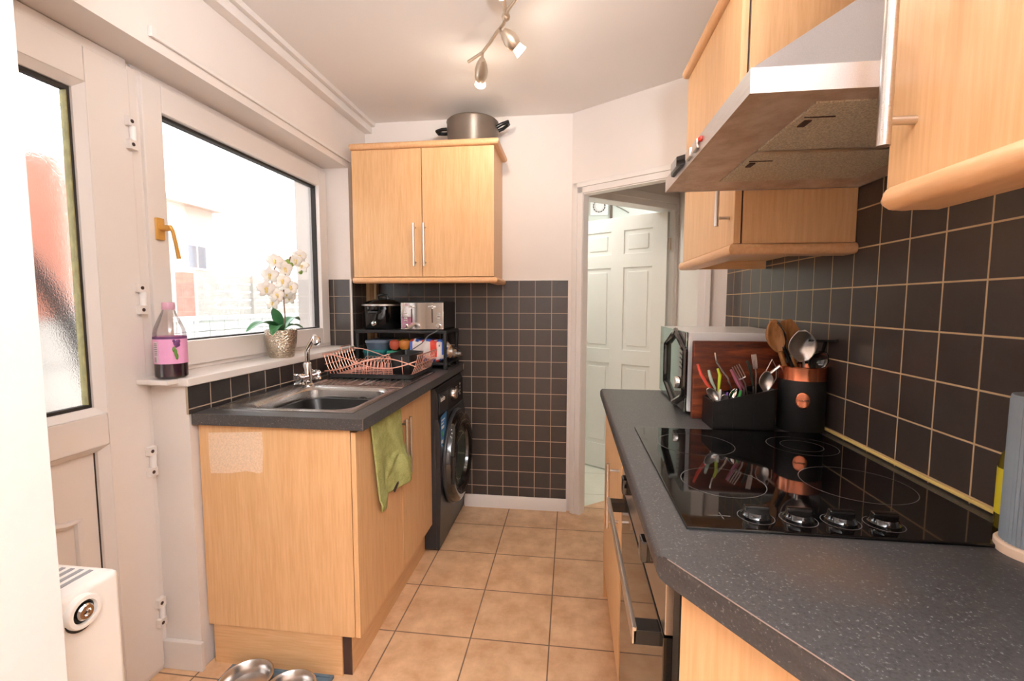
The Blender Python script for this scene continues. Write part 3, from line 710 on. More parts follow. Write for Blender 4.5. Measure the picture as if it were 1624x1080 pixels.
for x, y, z, r, c, nm in FR:
    t = thing('apple', (x, y, z - r), nm + ' lying on the green-lidded container on the lower shelf', 'fruit', 'loose fruit on the lower shelf')
    n_ = 'fruit_%d' % c[0]; col(n_, *c, .4)
    MB().lathe([(0, -.8 * r), (.45 * r, -.95 * r), (.85 * r, -.6 * r), (r, 0), (.86 * r, .6 * r), (.45 * r, .88 * r), (.12 * r, .78 * r), (0, .70 * r)], (x, y, z), 20).build('flesh', n_, t)
    MB().tube([(x, y, z + .7 * r), (x + .003, y, z + 1.0 * r)], .0018, 6).build('stalk', 'stem', t)
b = MB()
for k in range(9):
    a = k * .9; b.grid((lambda a: lambda u, v: (-.995 + .05 * math.cos(a) * u + .016 * (v - .5), 2.66 + .05 * math.sin(a) * u + .016 * (v - .5), 1.030 + .052 * math.sin(u * 2.2) + .012 * math.sin(v * 9 + a)))(a), 5, 3)
T(b.build('salad_leaves', col('salad', 118, 140, 78, .6), loc=(-.995, 2.66, 1.03), solid=.001), 'loose green salad leaves behind the apples on the lower shelf', 'salad')['kind'] = 'stuff'

# sliced loaf in a printed wrapper
t = thing('bread_loaf', (-.80, 2.64, .962), 'sliced loaf in a red, white and blue printed wrapper on the lower shelf', 'bread')
col('bagwhite', 232, 222, 216, .4); col('bagred', 216, 66, 48, .4); col('bagblue', 70, 104, 186, .4); col('crumb', 206, 160, 110, .8); col('bagpurple', 96, 70, 150, .4); col('bagtext', 40, 36, 60, .4)
def loaf(u, v, k=1.0):
    # u along the loaf in x, v round it
    a = 2 * PI * v; r = .064 * k; e = 1 - max(0, (u - .80) / .20) * .55
    yy = 2.605 + r * 1.0 * e * max(-1, min(1, 1.25 * math.cos(a))); zz = 1.028 + r * e * max(-1, min(1, 1.22 * math.sin(a))) + .004 * math.sin(u * 17)
    return (-.915 + .22 * u, yy + .003 * math.sin(u * 31 + a * 3), zz)
b = MB(); b.grid(lambda u, v: loaf(u, v), 40, 44)
bm = b.bm; bm.faces.ensure_lookup_table()
for f in bm.faces:
    c = f.calc_center_median(); u = (c.x + .915) / .22; zz = (c.z - .964) / .13
    m = 0
    if .56 < u < .72 and .22 < zz < .92: m = 1
    elif zz < .12 or (u > .86 and zz > .30 and u < .93): m = 1 if (int(u * 9) % 2 == 0) else 2
    elif zz > .90: m = 2 if int(u * 7) % 2 else (1 if int(u * 11) % 3 == 0 else 0)
    elif u < .07: m = 2 if zz > .5 else 1
    elif u > .93: m = 2 if int(zz * 6) % 2 else 0
    elif .20 < u < .44 and .14 < zz < .22: m = 4
    elif .77 < u < .81 and .30 < zz < .75 and int(zz * 22) % 2: m = 5
    f.material_index = m
A = [bm.verts.new(Vector(loaf(0, j / 24))) for j in range(24)]; bm.faces.new(A)
b.build('wrapper', ['bagwhite', 'bagred', 'bagblue', 'crumb', 'bagpurple', 'bagtext'], t, ang=60)
MB().grid(lambda u, v: (-.70 + .075 * u, 2.605 + (.045 - .02 * u) * math.cos(2 * PI * v), 1.018 - .012 * u + (.045 - .028 * u) * math.sin(2 * PI * v) + .005 * math.sin(9 * u + 12 * v)), 8, 20).build('bag_end', 'bag', t)
MB().lathe([(0, 0), (.036, 0), (.040, .006), (.036, .014), (0, .016)], (-.703, 2.605, 1.020), 16, (1, 0, 0)).build('crust', 'crumb', t)

# washing machine
t = thing('washing_machine', (-.94, 2.53, 0), 'dark grey front-loading washing machine under the end of the worktop', 'washing machine')
wx0, wx1, wy0, wy1 = -1.235, -.664, 2.247, 2.800
MB().box(wx0, wx1 - .016, wy0, wy1, .012, .865, .006).build('body', 'graphite', t)
b = MB(); b.prism([(wx1 - .018, .015), (wx1, .015), (wx1 + .008, .30), (wx1 + .008, .66), (wx1 - .002, .70), (wx1 - .018, .70)], wy0, wy1, 'xz', .003); b.build('front_panel', 'graphite', t)
b = MB(); b.prism([(wx1 - .018, .70), (wx1 - .002, .70), (wx1 - .004, .84), (wx1 - .018, .862)], wy0, wy1, 'xz', .002); b.build('control_panel', 'blackmatte', t)
MB().box(wx1 - .012, wx1 + .002, wy0 + .025, wy0 + .19, .722, .832, .003).build('detergent_drawer', 'graphite', t)
MB().lathe([(.034, 0), (.036, .008), (.030, .024), (.026, .030), (0, .031)], (wx1 - .004, 2.535, .785), 28, (1, 0, 0)).build('program_knob', 'steel', t)
MB().box(wx1 - .010, wx1, 2.60, 2.70, .758, .812, .001).build('display', 'blackgloss', t)
for k in range(4): MB().box(wx1 - .010, wx1 + .001, 2.712, 2.728, .745 + k * .02, .757 + k * .02, .001).build('button', 'steel', t)
b = MB(); b.lathe([(.258, -.006), (.262, .020), (.252, .046), (.228, .060), (.200, .058), (.178, .045), (.172, .020)], (wx1 + .008, 2.530, .432), 56, (1, 0, 0)); dr = b.build('door', 'blackgloss', t)
MB().lathe([(.2655, .004), (.268, .012), (.2655, .020), (.260, .024)], (wx1 + .008, 2.530, .432), 56, (1, 0, 0)).build('door_rim', 'graphite', dr)
MB().lathe([(.176, .030), (.15, .022), (.08, -.004), (0, -.012)], (wx1 + .008, 2.530, .432), 40, (1, 0, 0)).build('door_glass', 'mirrorglass', dr)
MB().box(wx1 + .05, wx1 + .072, 2.284, 2.304, .35, .50, .006).build('door_catch', 'black', dr)
b = MB(); b.prism([(2.262, .715), (2.375, .725), (2.352, .565), (2.262, .560)], wx1 + .0082, wx1 + .0092, 'yz'); st_ = b.build('energy_sticker', col('sticker_blue', 60, 120, 176, .4), t); st_['label'] = 'blue and white sticker beside the door'
for ya, yb, za, zb in ((2.272, 2.335, .690, .697), (2.272, 2.315, .672, .679), (2.275, 2.320, .648, .662), (2.268, 2.298, .572, .590)): MB().box(wx1 + .0088, wx1 + .0098, ya, yb, za, zb).build('print_line', 'white', st_)
b = MB(); b.ball((wx1 + .010, 2.295, .618), .0012, .014, .016, 12); b.build('sticker_leaf', col('sticker_green', 70, 150, 90, .4), st_)
text('beko', .040, 'white', t, (wx1 + .0030, 2.325, .800), (0, 1, 0), (0, 0, 1), 'lettering')
for y in (wy0 + .05, wy1 - .05):
    for x in (wx0 + .05, wx1 - .06): MB().cyl((x, y, 0), (x, y, .014), .022, n=12).build('foot', 'black', t)
b = MB(); b.box(wx1 + .0085, wx1 + .0095, 2.735, 2.775, .165, .235); b.build('warning_sticker', col('sticker_orange', 214, 92, 52, .4), t)

MB_ = MB().lathe([(0, 0), (.017, 0), (.018, .004), (.012, .010), (.004, .012), (.003, .020), (0, .021)], (-.712, 2.655, WT), 24)
T(MB_.build('sink_plug', 'chrome', loc=(-.712, 2.655, WT)), 'small chrome plug lying on the worktop beside the right front foot of the counter shelf', 'plug')

# green towel hanging from the edge of the worktop
b = MB()
def tow(u, v):
    yl = 1.500 + .055 * v; yr = 1.776 + .088 * v ** 1.3
    zb = .562 - .040 * min(1, 1.9 * max(0, 1 - abs(u - .17) / .18)) + .012 * (u > .5) * (u - .5) - .0
    z = .8825 + (zb - .8825) * v
    y = yl + (yr - yl) * u
    fold = .006 * math.sin(u * 9 + v * 2) * (.4 + v) + .004 * math.sin(u * 21 - v * 3) * v
    if v > .55: fold += .008 * max(0, 1 - abs((u + (v - .55) * 1.4) - .62) / .10)
    def st(a, c, q): q = max(0, min(1, (q - a) / (c - a))); return q * q * (3 - 2 * q)
    return (-.686 + fold + .027 * st(.50, .75, v) * st(.52, .74, u), y, z)
b.grid(tow, 40, 50)
o = b.build('hand_towel', 'towel', loc=(-.684, 1.65, .88), solid=.006, ang=80); T(o, 'olive green terry towel hanging over the sink cabinet door', 'towel')
tg = MB().prism([(1.672, .572), (1.718, .590), (1.722, .580), (1.680, .560)], -.678, -.674, 'yz').build('label_tag', col('tag_brown', 62, 42, 40, .6), o)

# ================================================================ window sill things
t = thing('squash_bottle', (-1.335, 1.383, 1.048), 'half-empty plastic squash bottle with pink label and dark purple drink on the window sill', 'bottle')
bx, by, bz = -1.335, 1.386, 1.048
b = MB(); b.lathe([(0, 0), (.040, 0), (.0465, .006), (.047, .150), (.043, .168), (.030, .200), (.019, .224), (.0165, .232), (.0165, .246), (0, .246)], (bx, by, bz), 32); b.build('shell', 'pet', t)
b = MB(); b.lathe([(0, .002), (.040, .002), (.0455, .008), (.0458, .078), (0, .078)], (bx, by, bz), 32); b.build('drink', col('squash', 44, 20, 34, .12), t)
b = MB(); b.lathe([(.0475, .050), (.0475, .140)], (bx, by, bz), 40); lb = b.build('label_band', col('labelpink', 226, 160, 200, .4), t)
b = MB(); b.lathe([(.0478, .132), (.0478, .140)], (bx, by, bz), 40); b.mi = 1
b.bm.faces.ensure_lookup_table()
b.build('label_edge', col('labelpurple', 92, 50, 92, .4), lb)
def on_label(ang, z, r): return (bx + .0482 * math.cos(ang), by + .0482 * math.sin(ang), bz + z)
b = MB(); 
for a_, z_, r_ in ((-.52, .118, .0055), (-.40, .122, .0055), (-.46, .110, .005), (-.34, .113, .005), (-.60, .126, .004), (-.30, .124, .0045)):
    b.ball(on_label(a_, z_, 0), r_ * .6, r_ * 1.35, r_ * 1.35, 10)
b.build('label_berries', col('berry', 104, 60, 110, .5), lb)
b = MB()
for a_, z_, rz in ((-.62, .098, .010), (-.52, .086, .014), (-.46, .074, .011)): b.ball(on_label(a_, z_, 0), .0025, .006, rz, 10)
b.build('label_leaf', col('labelleaf', 96, 140, 60, .5), lb)
b = MB()
b.grid(lambda u, v: (bx + .0479 * math.cos(-1.98 + .40 * u), by + .0479 * math.sin(-1.98 + .40 * u), bz + .054 + .07 * v), 8, 4)
b.build('label_panel', col('labelpale', 214, 196, 200, .4), lb)
b = MB()
for k in range(6): b.grid((lambda k: lambda u, v: (bx + .0482 * math.cos(-1.92 + .20 * (k + .5 * u) / 6), by + .0482 * math.sin(-1.92 + .20 * (k + .5 * u) / 6), bz + .057 + .016 * v))(k), 1, 1)
for k in range(7): b.grid((lambda k: lambda u, v: (bx + .0482 * math.cos(-1.92 + .28 * u), by + .0482 * math.sin(-1.92 + .28 * u), bz + .080 + k * .006 + .0022 * v))(k), 4, 1)
b.build('label_print', col('labelgrey', 110, 96, 104, .5), lb)
b = MB(); b.lathe([(.0185, .228), (.0190, .230), (.0190, .250), (.0175, .253), (0, .253)], (bx, by, bz), 24); b.build('cap', col('cappink', 198, 150, 168, .4), t)

t = thing('potted_orchid', (-1.335, 1.985, 1.048), 'white orchid in a hammered silver pot on the window sill by the tap', 'plant')
px_, py_, pz_ = -1.335, 1.985, 1.048
b = MB(); b.lathe([(0, 0), (.050, 0), (.054, .004), (.066, .070), (.070, .128), (.067, .129), (.062, .115), (0, .115)], (px_, py_, pz_), 40); b.build('pot', 'hammered', t)
MB().lathe([(.062, .108), (.03, .118), (0, .120)], (px_, py_, pz_), 20).build('soil', 'soil', t)
def leaf(base, tip, lift, w, droop=0):
    base, tip = Vector(base), Vector(tip); d = tip - base; side = Vector((0, 0, 1)).cross(d).normalized()
    def f(u, v):
        ww = w * (math.sin(PI * min(1, .12 + .86 * u)) ** .8); s_ = (v - .5) * 2
        p = base + d * u + Vector((0, 0, 1)) * (lift * math.sin(PI * u) - droop * u * u + abs(s_) * ww * .35)
        return p + side * (s_ * ww)
    MB().grid(f, 16, 6).build('leaf', 'leaf', t, solid=.0022, subsurf=1, ang=80)
c0 = (px_, py_, pz_ + .118)
leaf(c0, (-1.335, 1.755, 1.215), .030, .030, .035); leaf(c0, (-1.275, 1.835, 1.170), .030, .030, .01); leaf(c0, (-1.300, 1.885, 1.275), .012, .024)
leaf(c0, (-1.352, 2.165, 1.225), .030, .028, .012); leaf(c0, (-1.285, 2.085, 1.178), .022, .024)
sA = [(px_ - .01, py_ - .015, 1.165), (px_ - .01, py_ - .035, 1.24), (-1.335, 1.930, 1.33), (-1.335, 1.935, 1.42), (-1.335, 1.975, 1.485), (-1.335, 2.04, 1.500), (-1.335, 2.10, 1.478)]
sB = [(px_ + .01, py_ + .015, 1.165), (px_ + .01, py_ + .020, 1.24), (-1.330, 2.005, 1.34), (-1.330, 2.03, 1.44), (-1.335, 2.08, 1.52), (-1.34, 2.15, 1.545), (-1.34, 2.19, 1.50)]
for pts in (sA, sB): MB().tube(pts, .0028, 8).build('stem', 'stem', t)
def flower(c, n, r):
    c = Vector(c); n = Vector(n).normalized(); a, bb = MB.frame(n)
    b = MB()
    for k in range(5):
        an = PI / 2 + 2 * PI * k / 5; dv = a * math.cos(an) + bb * math.sin(an); sd = n.cross(dv)
        wd = r * (.52 if k in (1, 4) else .36)
        b.grid((lambda dv, sd, wd: lambda u, v: c + dv * (r * (.05 + .95 * u)) + sd * ((v - .5) * 2 * wd * math.sin(PI * min(1, .1 + .88 * u)) ** .7) + n * (r * (.22 * math.sin(u * 2.4) - .28 * u * u)))(dv, sd, wd), 6, 4)
    b.mi = 1; b.ball(c + n * (r * .12), r * .16, n=8)
    b.tube([c + n * (r * .1), c + n * (r * .35) - bb * (r * .2), c + n * (r * .3) - bb * (r * .4)], r * .10, 6)
    b.build('flower', ['petal', 'petalheart'], t, solid=.0012, ang=80)
FL = [(-1.335, 1.940, 1.487, .05), (-1.31, 1.975, 1.455, .048), (-1.345, 1.918, 1.425, .05), (-1.315, 1.96, 1.400, .05), (-1.30, 1.995, 1.372, .05), (-1.335, 2.02, 1.350, .05), (-1.325, 1.860, 1.362, .05), (-1.30, 1.895, 1.335, .045), (-1.33, 1.905, 1.300, .04),
      (-1.335, 2.100, 1.505, .045), (-1.345, 2.150, 1.530, .048), (-1.325, 2.135, 1.480, .045), (-1.34, 2.045, 1.325, .042)]
for i, (x, y, z, r) in enumerate(FL):
    flower((x + .012, y, z), (.62 + .3 * math.sin(i * 2.1), -.72, .25 * math.cos(i * 1.7)), r * .78)
for p in ((-1.318, 1.965, 1.503), (-1.312, 2.02, 1.492), (-1.31, 2.045, 1.478), (-1.32, 2.135, 1.452)): MB().ball(p, .010, .011, .013, 10).build('bud', 'bud', t)

# ================================================================ wall cabinet on the back wall with a stockpot on top
t = thing('wall_cabinet', (-.81, 2.66, 1.44), 'beech two-door wall cabinet on the back wall carrying the stockpot', 'cabinet', )
MB().box(-1.218, -.418, 2.522, 2.8165, 1.446, 2.145).build('carcass', 'beech', t)
for x0, x1, hx in ((-1.222, -.821, -.858), (-.817, -.416, -.801)):
    dr = MB().box(x0, x1, 2.502, 2.520, 1.447, 2.144, .002).build('door', 'beech', t); bar_handle(dr, hx, 2.470, 1.504, 1.738, (0, .033), .006)
def rail(b, pts, prof):
    """sweep a moulding profile [(out, up)] along plan points with mitred corners; out = to the left of travel"""
    n = len(pts); R = []
    for i, p in enumerate(pts):
        p = Vector((p[0], p[1])); d0 = (p - Vector(pts[i - 1])).normalized() if i else None; d1 = (Vector(pts[i + 1]) - p).normalized() if i < n - 1 else None
        if d0 is None: m = Vector((-d1.y, d1.x))
        elif d1 is None: m = Vector((-d0.y, d0.x))
        else:
            n0, n1 = Vector((-d0.y, d0.x)), Vector((-d1.y, d1.x)); m = (n0 + n1); m = m / max(.2, m.dot(n0))
        R.append([b.bm.verts.new((p.x + m.x * o, p.y + m.y * o, z)) for o, z in prof])
    for i in range(n - 1): b._bridge(R[i], R[i + 1], len(prof))
    b._mark([b.bm.faces.new(R[0]), b.bm.faces.new(R[-1])])
    return b
def halfround(z0, z1, back, out):
    m = (z0 + z1) / 2; h = (z1 - z0) / 2
    return [(back, z0), (back, z1)] + [(out - h * .9 + h * .9 * math.sin(PI * k / 8), m + h * math.cos(PI * k / 8)) for k in range(9)]
pth = [(-.418, 2.816), (-.418, 2.510), (-1.225, 2.510)]
rail(MB(), [(p[0], p[1]) for p in pth][::-1], [(-o, z) for o, z in halfround(2.145, 2.178, -.05, .030)]).build('cornice', 'beech_dark', t)
rail(MB(), [(p[0], p[1]) for p in pth][::-1], [(-o, z) for o, z in halfround(1.412, 1.444, -.03, .022)]).build('pelmet', 'beech_dark', t)
MB().box(-1.218, -.418, 2.502, 2.8165, 2.146, 2.160).build('top_panel', 'beech_x', t)
t = thing('stockpot', (-.565, 2.66, 2.160), 'grey non-stick stockpot with black handles on top of the back wall cabinet', 'pot')
cx, cy, cz = -.566, 2.665, 2.160
b = MB(); b.lathe([(0, 0), (.132, 0), (.140, .008), (.146, .156), (.149, .161), (.142, .163), (.140, .02), (0, .02)], (cx, cy, cz), 44); b.build('body', 'potgrey', t)
b = MB(); b.lathe([(.145, .163), (.142, .168), (.10, .178), (.03, .183), (0, .183)], (cx, cy, cz), 40); ld = b.build('lid', 'potgrey', t)
MB().lathe([(.010, .181), (.008, .188), (.018, .192), (.018, .198), (0, .200)], (cx, cy, cz), 20).build('lid_knob', 'chrome', ld)
for sg, tl in ((-1, -.005), (1, .03)):
    b = MB(); z = cz + .125
    b.tube([(cx + sg * .143, cy - .03, z), (cx + sg * .17, cy - .034, z + tl * .4), (cx + sg * .205, cy - .018, z + tl), (cx + sg * .205, cy + .018, z + tl), (cx + sg * .17, cy + .034, z + tl * .4), (cx + sg * .143, cy + .03, z)], .010, 10, flat=1.0)
    b.build('handle', 'black', t)

# ================================================================ floor: bowls on a mat, and the radiator
b = MB(); b.box(-1.185, -.800, 1.16, 1.412, 0, .006, .002)
for (xa, xb, ya, yb) in ((-1.185, -.80, 1.402, 1.412), (-1.185, -.80, 1.16, 1.17), (-1.185, -1.175, 1.17, 1.402), (-.81, -.80, 1.17, 1.402)): b.box(xa, xb, ya, yb, .004, .012, .002)
T(b.build('feeding_mat', 'mat', loc=(-.99, 1.29, 0)), 'blue-grey rubber feeding mat on the floor at the end of the sink cabinet', 'mat')
for i, (x, y, lb_) in enumerate(((-1.058, 1.315, 'steel pet bowl on the mat nearer the wall under the window'), (-.890, 1.290, 'steel pet bowl on the mat nearer the aisle'))):
    b = MB(); b.lathe([(0, .0), (.074, 0), (.082, .004), (.080, .044), (.084, .050), (.079, .052), (.072, .046), (.064, .014), (0, .010)], (x, y, .0065), 40)
    T(b.build('pet_bowl', 'sinksteel', loc=(x, y, .0065)), lb_, 'bowl', 'steel pet bowls')
t = thing('radiator', (-1.06, .69, .18), 'white panel radiator with top grille beside the back door, seen end on', 'radiator')
X1, X0, Ya, Yb, Z0, Z1 = -.875, -1.30, .645, .765, .18, .78
b = MB(); b.box(X0, X1, Ya, Yb, Z0, Z1, .012, 3); b.build('casing', 'radiator', t)
b = MB()
for k in range(18):
    x = X1 - .044 - k * .0205; b.box(x - .0045, x + .0045, Ya + .014, Yb - .018, Z1 - .001, Z1 + .0012)
g = b.build('grille', col('grille_grey', 150, 150, 152, .5), t)
b = MB(); c = (X1, .687, .742)
b.lathe([(.030, -.002), (.030, .009), (.028, .012), (.021, .012), (.020, .004)], c, 36, (1, 0, 0)); b.mi = 1; b.lathe([(.0205, .005), (.018, .007), (.016, .003), (.0, .003)], c, 30, (1, 0, 0))
b.mi = 2; b.lathe([(.0145, .002), (.0145, .012), (.012, .015), (.007, .015), (.006, .010), (0, .010)], c, 30, (1, 0, 0))
b.mi = 1; b.lathe([(.028, .001), (.028, .004), (0, .004)], (X1, .687, .734), 30, (1, 0, 0))  # dark disc set lower: the collar's cast shadow, modelled as a crescent
b.build('end_plug', ['radiator', 'rubber', 'chrome'], t)['label'] = 'chrome plug in a round collar on the end panel'
b = MB(); 
for x in (X0 + .1, X1 - .08): b.box(x - .015, x + .015, .600, Ya + .01, .30, .72)
b.build('bracket', 'radiator', t)
for x in (X0 + .06, X1 - .05): MB().cyl((x, .70, 0), (x, .70, .19), .0075, n=12).build('pipe', 'copper', t)

# ================================================================ ceiling spotlight bar
t = thing('ceiling_spotlight', (-.250, 1.690, CEIL), 'satin nickel ceiling spotlight with curved bar and white glass lamp heads', 'ceiling light')
MB().lathe([(0, -.030), (.03, -.028), (.050, -.016), (.056, 0)], (-.250, 1.690, CEIL), 32).build('ceiling_rose', 'nickel', t)
zb_ = 2.345
MB().tube([(-.250, 1.705, CEIL - .025), (-.247, 1.757, zb_)], .008, 10).ball((-.247, 1.757, zb_), .016, n=12).build('stem', 'nickel', t)
half = [(-.247, 1.757), (-.262, 1.800), (-.298, 1.852), (-.334, 1.915), (-.378, 1.983), (-.453, 2.048)]
other = [(2 * -.247 - x, 2 * 1.757 - y) for x, y in half[1:]][::-1]
MB().tube([(x, y, zb_) for x, y in other + half], .0065, 10).build('bar', 'nickel', t)
def head(p, q, name='lamp_head'):
    p, q = Vector(p), Vector(q); ax = (q - p).normalized(); Ln = (q - p).length
    b = MB(); b.lathe([(0, 0), (.012, .002), (.022, Ln * .25), (.0285, Ln * .55), (.027, Ln * .85), (.022, Ln)], p, 24, ax); hd = b.build(name, 'nickel', t)
    b = MB(); b.lathe([(.019, Ln * .98), (.021, Ln + .012), (.025, Ln + .028), (.022, Ln + .030), (0, Ln + .022)], p, 24, ax); b.build('lamp_glass', 'lampglass', hd)
    return hd, q + ax * .04, ax
LAMPS = []
for at_, p, q in (((-.378, 1.983), (-.372, 1.945, 2.300), (-.396, 2.035, 2.262)), ((-.282, 1.828), (-.262, 1.770, 2.306), (-.214, 1.800, 2.262)),
                  ((-.140, 1.560), (-.150, 1.545, 2.305), (-.205, 1.490, 2.265)), ((-.090, 1.500), (-.098, 1.500, 2.305), (-.050, 1.440, 2.265))):
    hd, e, ax = head(p, q)
    MB().tube([(at_[0], at_[1], zb_), ((at_[0] + p[0]) / 2, (at_[1] + p[1]) / 2, zb_ - .03), tuple(Vector(p) + ax * .015)], .006, 8).build('arm', 'nickel', hd)
    LAMPS.append((e, ax))
# ================================================================ RIGHT RUN
RT = .930
b = MB(); bm = b.bm
prof = [(.737, .890), (.142, .890), (.136, .8925), (.132, .899), (.132, .918), (.1345, .925), (.141, RT), (.737, RT)]
b.prism(prof, .10, 2.010, 'xz')
DA, DB = Vector((.1385, .672, 0)), Vector((.256, .500, 0)); dd = (DB - DA).normalized(); dn = Vector((dd.y, -dd.x, 0))
r_ = bmesh.ops.bisect_plane(bm, geom=bm.verts[:] + bm.edges[:] + bm.faces[:], plane_co=DA, plane_no=dn, clear_outer=dn.x < 0, clear_inner=dn.x > 0)
es = [q for q in r_['geom_cut'] if isinstance(q, bmesh.types.BMEdge)]
nf = bmesh.ops.edgeloop_fill(bm, edges=es)['faces']
for f_ in nf: f_.material_index = 1
b.mi = 2
nn = Vector((dd.y, -dd.x, 0)) * (1 if dd.y * 1 < 0 and False else 1); nn = nn if nn.x < 0 else -nn
L0, L1 = DA + dd * .010 + nn * .0006, DA + dd * .66 + nn * .0006
b.tube([(L0.x, L0.y, RT - .0008), (L1.x, L1.y, RT - .0006)], .0008, 6)
T(b.build('worktop', ['worktop_worn', 'worktop_edge', 'edge_line'], loc=(.45, 1.2, .89)), 'dark speckled laminate worktop with a cut-off corner, carrying the black hob', 'worktop')

t = thing('corner_panel', (.20, .60, 0), 'beech corner panel under the cut-off end of the hob worktop', 'panel')
dv = Vector((.256 - .1385, .500 - .672)).normalized(); nv = Vector((-dv.y, dv.x))
pa = Vector((.1385, .672)) + nv * .020 + dv * .020
b = MB(); q0, q1 = pa, pa + dv * .62; q2, q3 = q1 + nv * .018, q0 + nv * .018
b.prism([tuple(q0), tuple(q1), tuple(q2), tuple(q3)], .10, .889, 'xy'); b.build('panel', 'beech', t)
b = MB(); q0, q1 = pa + nv * .05, pa + dv * .60 + nv * .05; b.prism([tuple(q0), tuple(q1), tuple(q1 + nv * .016), tuple(q0 + nv * .016)], 0, .10, 'xy'); b.build('plinth', 'beech_x', t)

t = thing('oven', (.44, 1.06, 0), 'built-in oven with black glass door and wide steel bar handle under the hob', 'oven')
MB().box(.187, .735, .746, 1.338, .0, .885).build('body', 'edge_dark', t)
b = MB(); b.box(.160, .186, .745, 1.340, .752, .884, .002); b.build('control_panel', 'steel_y', t)
dr = MB().box(.158, .186, .745, 1.340, .135, .748, .002).build('door', 'ovenglass', t)
b = MB(); b.box(.112, .120, .772, 1.318, .712, .742, .0015); b.mi = 1
for y in (.772, 1.284): b.box(.113, .160, y, y + .034, .711, .738, .002)
b.build('handle', ['steel_y', 'black'], dr)
for y in (.845, 1.145):
    b = MB(); b.box(.132, .158, y - .016, y + .016, .825, .868, .005); b.cyl((.150, y, .846), (.162, y, .846), .022, n=20); b.build('knob', 'blackgloss', t)
T(MB().box(.173, .20, .704, .743, 0, .888).build('filler_strip', 'blackmatte', loc=(.185, .72, 0)), 'black upright filler strip between the oven and the corner panel', 'strip')

t = thing('base_cabinet', (.44, 1.67, 0), 'beech base cabinet beyond the oven under the hob worktop', 'cabinet')
MB().box(.178, .735, 1.346, 1.985, .145, .888).build('carcass', 'beech', t)
MB().box(.158, .732, 1.985, 2.001, .0, .888, .001).build('end_panel', 'beech', t)
MB().box(.195, .212, 1.346, 1.985, 0, .145).build('plinth', 'beech_y', t)
dr = MB().box(.156, .176, 1.349, 1.983, .150, .876, .002).build('door', 'beech', t)
bar_handle(dr, .122, 1.425, .594, .802, (.035, 0), .006)

# ceramic hob
t = thing('ceramic_hob', (.45, 1.06, RT), 'black ceramic glass hob with four control knobs set in the worktop', 'hob')
b = MB(); b.box(.192, .702, .757, 1.373, RT, RT + .006, .002); b.build('glass', 'hobglass', t)
ZH = RT + .0063
def flatring(b, c, r, w, n=48): b.lathe([(r - w / 2, 0), (r + w / 2, 0)], (c[0], c[1], ZH), n)
for c, rs in (((.325, 1.222), (.094,)), ((.312, .962), (.080,)), ((.592, 1.240), (.080, .048)), ((.575, .985), (.098,))):
    b = MB(); [flatring(b, c, r, .0016) for r in rs]; b.build('cooking_zone', 'ring', t)
b = MB(); b.box(.246, .276, .8023, .8037, ZH - .0005, ZH).box(.2603, .2617, .790, .816, ZH - .0005, ZH)
for k, x in enumerate((.318, .386, .452, .518)):
    flatring(b, (x, .806), .0285, .0012)
b.build('markings', 'ring', t)
for x in (.318, .386, .452, .518):
    b = MB(); b.lathe([(.023, 0), (.0235, .004), (.021, .007), (.0195, .012), (0, .012)], (x, .806, RT + .006), 28); b.box(x - .020, x + .020, .800, .812, RT + .012, RT + .027, .003); b.build('knob', 'blackgloss', t)

# microwave
t = thing('microwave', (.55, 1.80, RT), 'white microwave with dark mirrored door at the far end of the hob worktop', 'microwave')
mx0, mx1, my0, my1, mz0, mz1 = .386, .728, 1.570, 2.000, RT + .010, 1.206
b = MB(); b.box(mx0, mx1, my0, my1, mz0, mz1, .005); b.build('body', 'white', t)
b = MB(); b.box(.378, .386, my0 + .002, my1, mz0 - .002, mz1, .003); b.build('fascia', 'mirrorglass', t)
b = MB(); b.box(.3765, .381, my0 + .004, 1.668, mz0 + .002, mz1 - .003); b.build('control_strip', 'blackgloss', t)
b = MB(); yc, hw = 1.705, .150
hexp = [(yc, mz1 - .002), (yc + hw, mz1 - .062), (yc + hw, mz0 + .058), (yc, mz0 + .004), (yc - hw, mz0 + .058), (yc - hw, mz1 - .062)]
pts = []
for i in range(6):
    a, c = Vector(hexp[i]), Vector(hexp[(i + 1) % 6])
    for k in range(5): q = a.lerp(c, k / 5); pts.append((.3735, q.x, q.y))
b.tube(pts, .010, 8, closed=True)
for i in (1, 2, 4, 5): b.cyl((.3735, hexp[i][0], hexp[i][1]), (.380, hexp[i][0], hexp[i][1]), .009, n=10)
b.build('door_handle', 'blackgloss', t)
b = MB(); b.lathe([(.022, 0), (.021, .016), (.018, .020), (0, .020)], (.377, 1.628, 1.030), 24, (-1, 0, 0)); b.build('knob', 'chrome', t)
b = MB()
for k in range(6): b.tube([(.3755, 1.60, 1.075 + k * .016), (.3755, 1.640, 1.083 + k * .016)], .0012, 6)
b.build('markings', 'ring', t)
for x in (.42, .70):
    for y in (1.60, 1.97): MB().cyl((x, y, RT), (x, y, RT + .012), .012, n=12).build('foot', 'black', t)

T(MB().box(.391, .668, 1.520, 1.542, RT, 1.181, .004).build('chopping_board', 'redwood', loc=(.52, 1.53, RT)), 'red-brown wooden chopping board standing on edge against the white microwave', 'chopping board')

